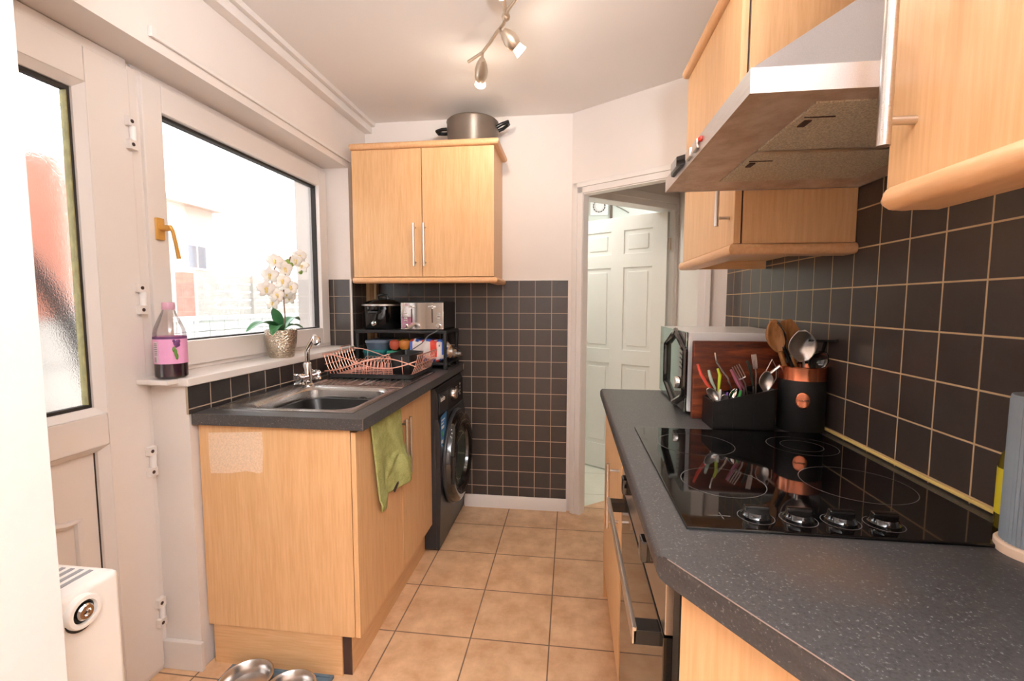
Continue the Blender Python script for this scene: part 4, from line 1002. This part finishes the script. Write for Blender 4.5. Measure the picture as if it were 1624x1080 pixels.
# black cutlery holder and what stands in it
t = thing('cutlery_holder', (.50, 1.43, RT), 'black slope-topped cutlery holder in front of the red-brown chopping board', 'cutlery holder')
cX0, cX1, cY0, cY1 = .418, .590, 1.392, 1.502
def ztop(x): return 1.010 + (x - cX0) * .25
b = MB()
def wall_(xa, xb, ya, yb):
    vs = [(x, y) for x in (xa, xb) for y in (ya, yb)]
    b.prism([(xa, RT), (xb, RT), (xb, ztop(xb)), (xa, ztop(xa))], ya, yb, 'xz')
wall_(cX0, cX1, cY0, cY0 + .004); wall_(cX0, cX1, cY1 - .004, cY1); wall_(cX0, cX0 + .004, cY0 + .004, cY1 - .004); wall_(cX1 - .004, cX1, cY0 + .004, cY1 - .004)
b.box(cX0, cX1, cY0, cY1, RT, RT + .004)
b.build('box', 'black', t)
for x in (.474, .530): b = MB(); wall_(x, x + .003, cY0 + .004, cY1 - .004); b.build('divider', 'black', t)
b = MB(); b.prism([(cX0 - .001, ztop(cX0) - .003), (cX1 + .001, ztop(cX1) - .003), (cX1 + .001, ztop(cX1) + .002), (cX0 - .001, ztop(cX0) + .002)], cY0 - .003, cY0 + .001, 'xz'); b.build('lip', 'black', t)
for x in (.474, .530): MB().box(x, x + .002, cY0 - .001, cY0 + .001, RT + .004, ztop(x) - .004).build('rib', 'blackmatte', t)
ZI = RT + .006
col('cut_red', 226, 82, 66, .4); col('cut_mint', 190, 214, 196, .4); col('cut_lime', 190, 206, 50, .4); col('cut_pink', 176, 104, 122, .35); col('cut_white', 236, 232, 230, .3); col('cut_purple', 104, 70, 150, .4); col('cut_green', 60, 150, 70, .4); col('cut_dark', 46, 58, 48, .4); M['cut_clear'] = clear('clear_handle', (.86, .86, .86, 1), .4, .1)
GC = 'cutlery in the black holder'
def hold(name, label, cat, xt, y, base=None): return thing(name, (xt, y, ZI), label, cat, GC)
def stick(b, pts, r, flat=.45, radii=None, n=8): b.tube(pts, r, n, flat=flat, radii=radii)
def blade_knife(name, label, y, pts, handle_mat, foot):
    """knife standing blade down, handle pts from foot of the handle up"""
    t = hold(name, label, name.split('_')[-1], foot[0], y)
    q = pts[0]
    b = MB(); b.tube([foot, tuple((Vector(foot) * .5 + Vector(q) * .5)), q], .006, 8, flat=.25, radii=[.003, .008, .005]); b.build('blade', 'steel', t)
    b = MB(); b.tube(pts, .006, 10, flat=.6, radii=[.0045] + [.0075] * (len(pts) - 2) + [.0055]); b.build('handle', handle_mat, t)
blade_knife('knife', 'knife with a bright red curved handle, tallest at the low end of the cutlery holder', 1.43, [(.424, 1.43, 1.040), (.408, 1.43, 1.060), (.391, 1.43, 1.088), (.380, 1.43, 1.118)], 'cut_red', (.440, 1.43, ZI))
blade_knife('knife', 'pale mint-handled knife between the red and the lime handles', 1.455, [(.441, 1.455, 1.040), (.430, 1.455, 1.062), (.424, 1.455, 1.080), (.420, 1.455, 1.097)], 'cut_mint', (.450, 1.455, ZI))
blade_knife('knife', 'lime-green handled knife beside the mint handle in the cutlery holder', 1.44, [(.446, 1.44, 1.030), (.447, 1.44, 1.060), (.448, 1.44, 1.085), (.441, 1.44, 1.104)], 'cut_lime', (.452, 1.44, ZI))
blade_knife('knife', 'knife with dusty pink handle leaning at the middle of the cutlery holder', 1.425, [(.507, 1.425, 1.040), (.492, 1.425, 1.068), (.474, 1.425, 1.104)], 'cut_pink', (.520, 1.425, ZI))
blade_knife('knife', 'second dusty pink handled knife, just behind and above the fork tines', 1.445, [(.520, 1.445, 1.045), (.505, 1.445, 1.070), (.486, 1.445, 1.100)], 'cut_pink', (.526, 1.445, ZI))
blade_knife('knife', 'dark green handled knife between the pink handles and the large spoon', 1.46, [(.552, 1.46, 1.050), (.545, 1.46, 1.085), (.540, 1.46, 1.108), (.531, 1.46, 1.127)], 'cut_dark', (.556, 1.46, ZI))
blade_knife('knife', 'short green handle low in the middle of the cutlery holder', 1.41, [(.494, 1.41, 1.005), (.495, 1.41, 1.025), (.499, 1.41, 1.045)], 'cut_green', (.492, 1.41, ZI))
blade_knife('knife', 'short purple handle low behind the small spoon bowls', 1.42, [(.459, 1.42, .995), (.461, 1.42, 1.018), (.465, 1.42, 1.037)], 'cut_purple', (.458, 1.42, ZI))
blade_knife('knife', 'stubby white handle standing below the lime one', 1.415, [(.444, 1.415, .990), (.442, 1.415, 1.030), (.443, 1.415, 1.046)], 'cut_white', (.446, 1.415, ZI))
T(MB().tube([(.505, 1.475, ZI), (.492, 1.475, 1.04), (.482, 1.475, 1.072), (.463, 1.475, 1.098), (.448, 1.475, 1.120), (.442, 1.475, 1.150)], .0032, 10).build('metal_straw', 'chrome', loc=(.505, 1.475, ZI)), 'bent chrome drinking straw standing highest at the back of the cutlery holder', 'straw', GC)
def spoon(label, foot, neck, tip, w, mat='steel', hmat=None):
    t = hold('spoon', label, 'spoon', foot[0], foot[1]); n_, tp = Vector(neck), Vector(tip); d = tp - n_; sd = d.cross(Vector((0, 1, 0))).normalized()
    b = MB(); b.grid(lambda u, v: n_ + d * u + sd * ((v - .5) * 2 * w * math.sin(PI * min(1, .06 + .9 * u)) ** .7) + Vector((0, 1, 0)) * (w * .45 * (math.sin(PI * u) * (1 - (2 * v - 1) ** 2))), 14, 10)
    b.build('bowl', mat, t, solid=.0012, ang=80)
    b = MB(); b.tube([foot, tuple(Vector(foot).lerp(n_, .6)), neck, tuple(n_ + d * .05)], .0035, 8, flat=.5); b.build('handle', hmat or mat, t)
spoon('large round steel spoon facing out near the high end of the cutlery holder', (.572, 1.418, ZI), (.571, 1.418, 1.044), (.571, 1.414, 1.103), .020)
spoon('small steel teaspoon lying low at the low end of the cutlery holder', (.456, 1.405, ZI), (.436, 1.405, 1.015), (.403, 1.403, 1.050), .014)
spoon('steel teaspoon bowl in front of the white handle', (.460, 1.400, ZI), (.453, 1.400, 1.006), (.449, 1.398, 1.034), .011)
spoon('dark steel spoon low in the middle, beside the purple handle', (.462, 1.412, ZI), (.470, 1.412, 1.016), (.487, 1.412, 1.050), .009, 'chrome')
def fork(label, foot, neck, tip, w):
    t = hold('fork', label, 'fork', foot[0], foot[1]); n_, tp = Vector(neck), Vector(tip); d = tp - n_; sd = d.cross(Vector((0, 1, 0))).normalized(); b = MB()
    for k in range(4):
        o = (k - 1.5) / 1.5 * w; b.tube([n_ + d * .30 + sd * o * .9, n_ + d * .65 + sd * o, tp + sd * o * .95], .0016, 6)
    b.tube([n_ + d * .3 - sd * w * .95, n_ + d * .28, n_ + d * .3 + sd * w * .95], .0022, 6); b.build('tines', 'steel', t)
    b = MB(); b.tube([foot, tuple(Vector(foot).lerp(n_, .5)), neck, tuple(n_ + d * .3)], .0034, 8, flat=.6); b.build('handle', 'steel', t)
fork('steel fork with tines up between the two pink handles', (.545, 1.432, ZI), (.518, 1.432, 1.062), (.489, 1.432, 1.116), .011)
fork('thin steel fork seen nearly edge on beside the dark green handle', (.566, 1.470, ZI), (.562, 1.470, 1.086), (.553, 1.470, 1.146), .006)
T(MB().tube([(.565, 1.44, ZI), (.586, 1.44, 1.090), (.617, 1.44, 1.117)], .006, 10, flat=.7).build('butter_knife', 'steel', loc=(.565, 1.44, ZI)), 'pale flat-handled knife leaning out at the high end of the cutlery holder', 'knife', GC)
T(MB().tube([(.583, 1.465, ZI), (.590, 1.465, 1.03), (.606, 1.465, 1.050), (.618, 1.465, 1.075), (.618, 1.465, 1.106), (.604, 1.465, 1.132), (.590, 1.465, 1.10), (.584, 1.465, 1.04), (.578, 1.465, ZI)], .0016, 6).build('wire_whisk', 'steel', loc=(.583, 1.465, ZI)), 'thin wire loop whisk rising at the high end of the cutlery holder', 'whisk', GC)

# utensil pot and its tools
uX, uY, uR = .676, 1.432, .0605
t = thing('utensil_pot', (uX, uY, RT), 'black utensil pot with copper rim band and oval copper plaque by the tiled wall', 'utensil pot')
b = MB(); b.lathe([(0, 0), (uR - .003, 0), (uR, .004), (uR, .150), (uR - .002, .150)], (uX, uY, RT), 48); b.build('body', 'blackmatte', t)
b = MB(); b.lathe([(uR + .0002, .150), (uR + .0015, .151), (uR + .0015, .186), (uR + .002, .188), (uR - .001, .190), (uR - .003, .186), (uR - .003, .01), (0, .01)], (uX, uY, RT), 48); b.build('band', 'copper', t)
a0 = math.atan2(-.93, -.36)
b = MB(); rad = uR + .0012
def plq(u, v):
    r = u; th = 2 * PI * v; da = .30 * r * math.cos(th); dz = .0235 * r * math.sin(th)
    return (uX + rad * math.cos(a0 + da), uY + rad * math.sin(a0 + da), RT + .096 + dz)
b.grid(plq, 6, 32); pl = b.build('plaque', 'copper', t, solid=.001, ang=60)
tdir = Vector((-math.sin(a0), math.cos(a0), 0))
text('UTENSILS', .0075, 'black', pl, (uX + (rad + .0009) * math.cos(a0), uY + (rad + .0009) * math.sin(a0), RT + .096), tuple(tdir), (0, 0, 1), 'lettering', .0003)
ZU = RT + .012
GU = 'cooking tools in the utensil pot'
def tool(name, label, foot): return thing(name, foot, label, name.replace('_', ' '), GU)
def paddle(b, neck, tip, w, cup, nrm, shape=.7, nu=16, nv=10, start=.05):
    n_, tp = Vector(neck), Vector(tip); d = tp - n_; nr = Vector(nrm).normalized(); sd = d.cross(nr).normalized()
    b.grid(lambda u, v: n_ + d * u + sd * ((v - .5) * 2 * w * max(.12, math.sin(PI * min(1, start + (.97 - start) * u))) ** shape) + nr * (cup * math.sin(PI * u) * ((2 * v - 1) ** 2 - 1)), nu, nv)
t = tool('wooden_spoon', 'wooden spoon leaning at the window-side edge of the utensil pot', (.672, 1.44, ZU))
b = MB(); paddle(b, (.604, 1.415, 1.160), (.577, 1.405, 1.252), .026, .008, (-.2, -1, 0)); b.build('spoon_bowl', 'spoonwood', t, solid=.006, ang=80)
MB().tube([(.668, 1.44, ZU), (.634, 1.428, 1.09), (.604, 1.415, 1.163)], .0065, 10).build('handle', 'spoonwood', t)
t = tool('wooden_spatula', 'broad wooden spatula at the back of the utensil pot behind the skimmer', (.690, 1.45, ZU))
b = MB(); paddle(b, (.655, 1.448, 1.150), (.632, 1.452, 1.252), .032, .003, (0, -1, 0), .45); b.build('blade', 'spoonwood', t, solid=.005, ang=80)
MB().tube([(.690, 1.45, ZU), (.655, 1.448, 1.155)], .006, 10).build('handle', 'spoonwood', t)
t = tool('ladle', 'black ladle edge on between the wooden spoon and the skimmer', (.665, 1.42, ZU))
b = MB(); paddle(b, (.612, 1.408, 1.170), (.588, 1.402, 1.246), .013, .014, (-.9, -.4, .1)); b.build('ladle_bowl', 'blackgloss', t, solid=.003, ang=80)
MB().tube([(.665, 1.42, ZU), (.640, 1.412, 1.115), (.612, 1.408, 1.172)], .005, 10).build('handle', 'black', t)
t = tool('skimmer_spoon', 'large steel serving spoon, foremost of the tools in the utensil pot', (.668, 1.405, ZU))
b = MB(); paddle(b, (.655, 1.385, 1.136), (.640, 1.372, 1.226), .036, .016, (-.15, -1, .15)); b.build('spoon_bowl', 'steel', t, solid=.0015, ang=80)
MB().tube([(.668, 1.405, ZU), (.660, 1.392, 1.10), (.655, 1.385, 1.140)], .0045, 10, flat=.6).build('handle', 'steel', t)
t = tool('serving_spoon', 'round black plastic spoon low at the tile side of the utensil pot', (.695, 1.42, ZU))
b = MB(); paddle(b, (.688, 1.405, 1.112), (.716, 1.395, 1.164), .024, .012, (-.1, -1, .2)); b.build('spoon_bowl', 'blackgloss', t, solid=.003, ang=80)
MB().tube([(.692, 1.42, ZU), (.687, 1.407, 1.116)], .005, 10).build('handle', 'black', t)
t = tool('slotted_turner', 'black slotted turner with its flat head tipped over towards the tiles', (.705, 1.43, ZU))
b = MB()
for k in range(7):
    y0_ = 1.375 + k * .0125; b.box(.668 , .733, y0_, y0_ + .0075, 1.192, 1.196)
b.box(.664, .671, 1.372, 1.460, 1.191, 1.197); b.box(.729, .736, 1.372, 1.460, 1.191, 1.197)
R_ = Matrix.Translation((.70, 1.41, 1.194)) @ Matrix.Rotation(-.10, 4, 'X') @ Matrix.Translation((-.70, -1.41, -1.194)); b.xform(R_)
b.build('blade', 'blackmatte', t)
MB().tube([(.703, 1.43, ZU), (.716, 1.43, 1.10), (.726, 1.428, 1.165), (.728, 1.42, 1.194)], .005, 10).build('handle', 'black', t)
t = tool('masher', 'steel wire masher handle rising between the black spoon and the skimmer', (.685, 1.44, ZU))
b = MB(); b.tube([(.69, 1.44, ZU), (.678, 1.437, 1.11), (.672, 1.433, 1.165)], .003, 8); b.build('shaft', 'chrome', t); MB().tube([(.672, 1.433, 1.162), (.668, 1.43, 1.215)], .007, 10).build('handle', 'black', t)

# fluted canister on a wooden base, oil bottle behind it
t = thing('fluted_canister', (.690, .742, RT), 'grey-blue fluted canister on a pale wooden base at the near end of the hob', 'canister')
b = MB(); n = 96; kx, ky, kr = .689, .742, .0425
MB().lathe([(0, 0), (.0485, 0), (.0490, .004), (.0490, .013), (.0465, .016), (0, .016)], (kx, ky, RT), 48).build('base', 'liner', t)
A = []; 
for z, k in ((RT + .016, 1), (1.158, 1), (1.166, .97)):
    A.append([b.bm.verts.new((kx + (kr + .0011 * math.cos(2 * PI * i / 4)) * k * math.cos(2 * PI * i / (n * 2)), ky + (kr + .0011 * math.cos(2 * PI * i / 4)) * k * math.sin(2 * PI * i / (n * 2)), z)) for i in range(n * 2)])
for i in range(2): b._bridge(A[i], A[i + 1], n * 2)
b.bm.faces.new(A[-1]); b.build('body', 'greybox', t, ang=25)
t = thing('oil_bottle', (.714, .815, RT), 'clear oil bottle with yellow label tucked behind the fluted canister', 'bottle')
b = MB(); b.lathe([(0, 0), (.020, 0), (.0225, .004), (.0225, .105), (.020, .125), (.011, .145), (.010, .165), (.012, .168), (.012, .175), (0, .175)], (.714, .815, RT), 28); b.build('shell', col('oil_glass', 96, 84, 24, .08), t)
b = MB(); b.lathe([(.0229, .030), (.0229, .105)], (.714, .815, RT), 32); b.build('label_band', col('oil_label', 214, 196, 40, .5), t)
MB().lathe([(.0125, .168), (.0125, .186), (0, .187)], (.714, .815, RT), 20).build('cap', col('oil_cap', 190, 158, 90, .4), t)

# ---------------------------------------------------------------- extractor hood
t = thing('cooker_hood', (.50, 1.02, 1.60), 'stainless steel pyramid cooker hood over the black hob', 'cooker hood')
hx0, hx1, hy0, hy1, hz = .252, .737, .725, 1.322, 1.600
b = MB(); bm = b.bm; zt_ = hz + .035
o0 = [(hx0, hy0), (hx0, hy1), (hx1, hy1), (hx1, hy0)]; c0_ = [(.600, .930), (.600, 1.115), (hx1, 1.115), (hx1, .930)]
R = [[bm.verts.new((x, y, z)) for x, y in P] for P, z in ((o0, hz), (o0, zt_), ([(x + (.006 if x < .5 else 0), y + (.006 if y < 1 else -.006)) for x, y in o0], zt_ + .004), (c0_, 1.900), (c0_, 2.41))]
for i in range(4): b._bridge(R[i], R[i + 1], 4)
b.build('canopy', 'hoodsteel', t, ang=20)
b = MB()   # underside: sloping tray round the recessed filters
ui = [(.372, .790), (.372, 1.262), (.700, 1.262), (.700, .790)]
bm = b.bm; R = [[bm.verts.new((x, y, z)) for x, y in P] for P, z in (([(hx0 + .001, hy0 + .001), (hx0 + .001, hy1 - .001), (hx1 - .001, hy1 - .001), (hx1 - .001, hy0 + .001)], hz + .001), ([(hx0 + .012, hy0 + .012), (hx0 + .012, hy1 - .012), (hx1 - .01, hy1 - .012), (hx1 - .01, hy0 + .012)], hz + .004), (ui, hz + .010), (ui, hz + .030))]
for i in range(3): b._bridge(R[i], R[i + 1], 4)
b.build('underside', 'grime', t, ang=20)
for ya, yb in ((.792, 1.018), (1.032, 1.260)):
    b = MB(); b.box(.374, .698, ya, yb, hz + .008, hz + .014, .002); fl = b.build('filter', 'filter', t)
    yc = ya + .055
    b = MB(); b.box(.382, .430, yc - .001, yc + .001, hz + .0065, hz + .0085).box(.388, .400, yc + .012, yc + .040, hz + .0055, hz + .0085, .001); b.build('latch', 'edge_dark', fl)
b = MB(); b.box(.374, .700, 1.018, 1.032, hz + .006, hz + .012); b.build('filter_rail', 'steel', t)
for y in (1.000, 1.055):
    MB().box(.244, .254, y - .018, y + .018, hz + .008, hz + .028, .003).build('switch', 'steel', t)
MB().ball((.250, .972, hz + .022), .006, .006, .006, 12).build('pilot_light', col('pilot_red', 200, 60, 44, .3), t)
MB().prism([(.253, 1.10), (.253, 1.22), (.243, 1.21), (.236, 1.18), (.236, 1.12)], hz + .012, hz + .034, 'xy', .002).build('switch_hood', 'blackgloss', t)

# ---------------------------------------------------------------- wall cabinets of the right-hand run
def profile_out(z0, z1, back, out): return [(o, z) for o, z in halfround(z0, z1, back, out)]
t = thing('wall_cabinet', (.59, 1.61, 1.46), 'beech wall cabinet beyond the cooker hood, above the microwave', 'cabinet')
MB().box(.454, .738, 1.340, 1.890, 1.462, 2.150).build('carcass', 'beech', t)
MB().box(.4565, .738, 1.325, 1.341, 1.4605, 2.150, .001).build('side_panel', 'beech', t)
b = MB(); b.box(.4525, .4560, 1.329, 1.342, 1.462, 2.149); b.build('door_gap_shade', 'edge_dark', t)  # dark strip put in for the shaded gap between door and side panel
dr = MB().box(.434, .4525, 1.327, 1.890, 1.461, 2.149, .002).build('door', 'beech', t)
bar_handle(dr, .400, 1.365, 1.514, 1.745, (.034, 0), .006)
pth = [(.736, 1.327), (.438, 1.327), (.438, 1.893)]
rail(MB(), pth, [(o, z) for o, z in halfround(1.430, 1.459, -.045, .020)]).build('pelmet', 'beech_dark', t)
rail(MB(), pth, [(o, z) for o, z in halfround(2.150, 2.182, -.05, .026)]).build('cornice', 'beech_dark', t)
MB().box(.47, .735, 1.875, 1.890, 1.432, 1.462).build('light_rail', 'beech_x', t)

t = thing('wall_cabinet', (.59, .35, 1.455), 'beech wall cabinet with thick bar handle, on the near side of the cooker hood', 'cabinet')
MB().box(.456, .738, .02, .700, 1.457, 2.150).build('carcass', 'beech', t)
MB().box(.4555, .738, .700, .716, 1.4555, 2.150, .001).build('side_panel', 'beech', t)
dr = MB().box(.434, .4545, .10, .716, 1.4565, 2.149, .002).build('door', 'beech', t)
b = MB(); b.cyl((.398, .668, 1.502), (.398, .668, 1.83), .0078, n=18)
for z in (1.533, 1.80): b.cyl((.398, .668, z), (.434, .668, z), .0056, n=12)
b.build('handle', 'steel', dr)
pth = [(.736, .715), (.430, .715), (.430, .02)][::-1]
b = MB(); rail(b, [(.438, .02), (.438, .690)][::-1], [(o * -1, z) for o, z in halfround(1.424, 1.4555, -.045, .024)][::-1])
b.build('pelmet', 'beech_dark', t)
MB().ball((.446, .690, 1.4398), .0285, .030, .0157, 20).build('pelmet_end', 'beech_dark', t)
MB().box(.62, .736, .02, .70, 1.430, 1.457).build('light_rail', 'beech_y', t)
# ================================================================ LIGHT
W = bpy.data.worlds.new('overcast_sky'); SC.world = W; W.use_nodes = True
bg = W.node_tree.nodes['Background']; bg.inputs[0].default_value = (.93, .96, 1.0, 1); bg.inputs[1].default_value = 6.2
def area(name, loc, target, sx, sy, power, color, spread=180):
    l = bpy.data.lights.new(name, 'AREA'); l.shape = 'RECTANGLE'; l.size = sx; l.size_y = sy; l.energy = power; l.color = color; l.spread = math.radians(spread)
    o = bpy.data.objects.new(name, l); COL.objects.link(o); o.location = loc
    o.rotation_euler = (Vector(target) - Vector(loc)).to_track_quat('-Z', 'Y').to_euler(); return o
area('bathroom_fill', (-.30, 3.40, 2.39), (-.2, 3.45, 0), .40, .40, 10, (1, .98, .94))  # unseen light added in the bathroom to brighten the open door's face
sn = bpy.data.lights.new('sun', 'SUN'); sn.energy = 3.5; sn.angle = .02; sn.color = (1, .97, .92)
so = bpy.data.objects.new('sun', sn); COL.objects.link(so); so.rotation_euler = Vector((-.75, .25, -.62)).to_track_quat('-Z', 'Y').to_euler(); so.location = (6, -2, 8)
area('ceiling_bounce_fill', (.42, -.75, 1.85), (.44, -.60, 2.413), .35, .35, 155, (.90, .97, 1.06), 165)  # unseen fill added behind the camera, standing in for light bounced off the ceiling
for i, (e, ax) in enumerate(LAMPS):
    l = bpy.data.lights.new('spot_lamp', 'SPOT'); l.energy = 7.5; l.color = (1, .89, .75); l.spot_size = math.radians(125); l.spot_blend = .9; l.shadow_soft_size = .022
    o = bpy.data.objects.new('spot_lamp', l); COL.objects.link(o); o.location = e
    o.rotation_euler = ax.to_track_quat('-Z', 'Y').to_euler()
    l = bpy.data.lights.new('lamp_glow', 'POINT'); l.energy = 1.1; l.color = (1, .86, .70); l.shadow_soft_size = .02
    o = bpy.data.objects.new('lamp_glow', l); COL.objects.link(o); o.location = e + Vector((0, 0, -.01))

# ================================================================ CAMERA
cam = bpy.data.cameras.new('camera'); co = bpy.data.objects.new('camera', cam); COL.objects.link(co)
cam.sensor_width = 36; cam.sensor_fit = 'HORIZONTAL'; cam.lens = 729.85 / 1624 * 36; cam.clip_start = .02
yw, pt, rl = .1261, .0800, .0016
F = Vector((-math.sin(yw) * math.cos(pt), math.cos(yw) * math.cos(pt), -math.sin(pt))); r0 = Vector((math.cos(yw), math.sin(yw), 0)); u0 = r0.cross(F)
rr_ = r0 * math.cos(rl) + u0 * math.sin(rl); uu = u0 * math.cos(rl) - r0 * math.sin(rl)
m = Matrix((rr_, uu, -F)).transposed().to_4x4(); m.translation = Vector((0, 0, 1.2985)); co.matrix_world = m
SC.camera = co
SC.view_settings.view_transform = 'Standard'; SC.view_settings.look = 'None'; SC.view_settings.gamma = 1; SC.view_settings.use_curve_mapping = False
SC.view_settings.exposure = 0.0
SC.cycles.use_denoising = True; SC.cycles.max_bounces = 10; SC.cycles.diffuse_bounces = 5; SC.cycles.transparent_max_bounces = 12; SC.cycles.sample_clamp_indirect = 8
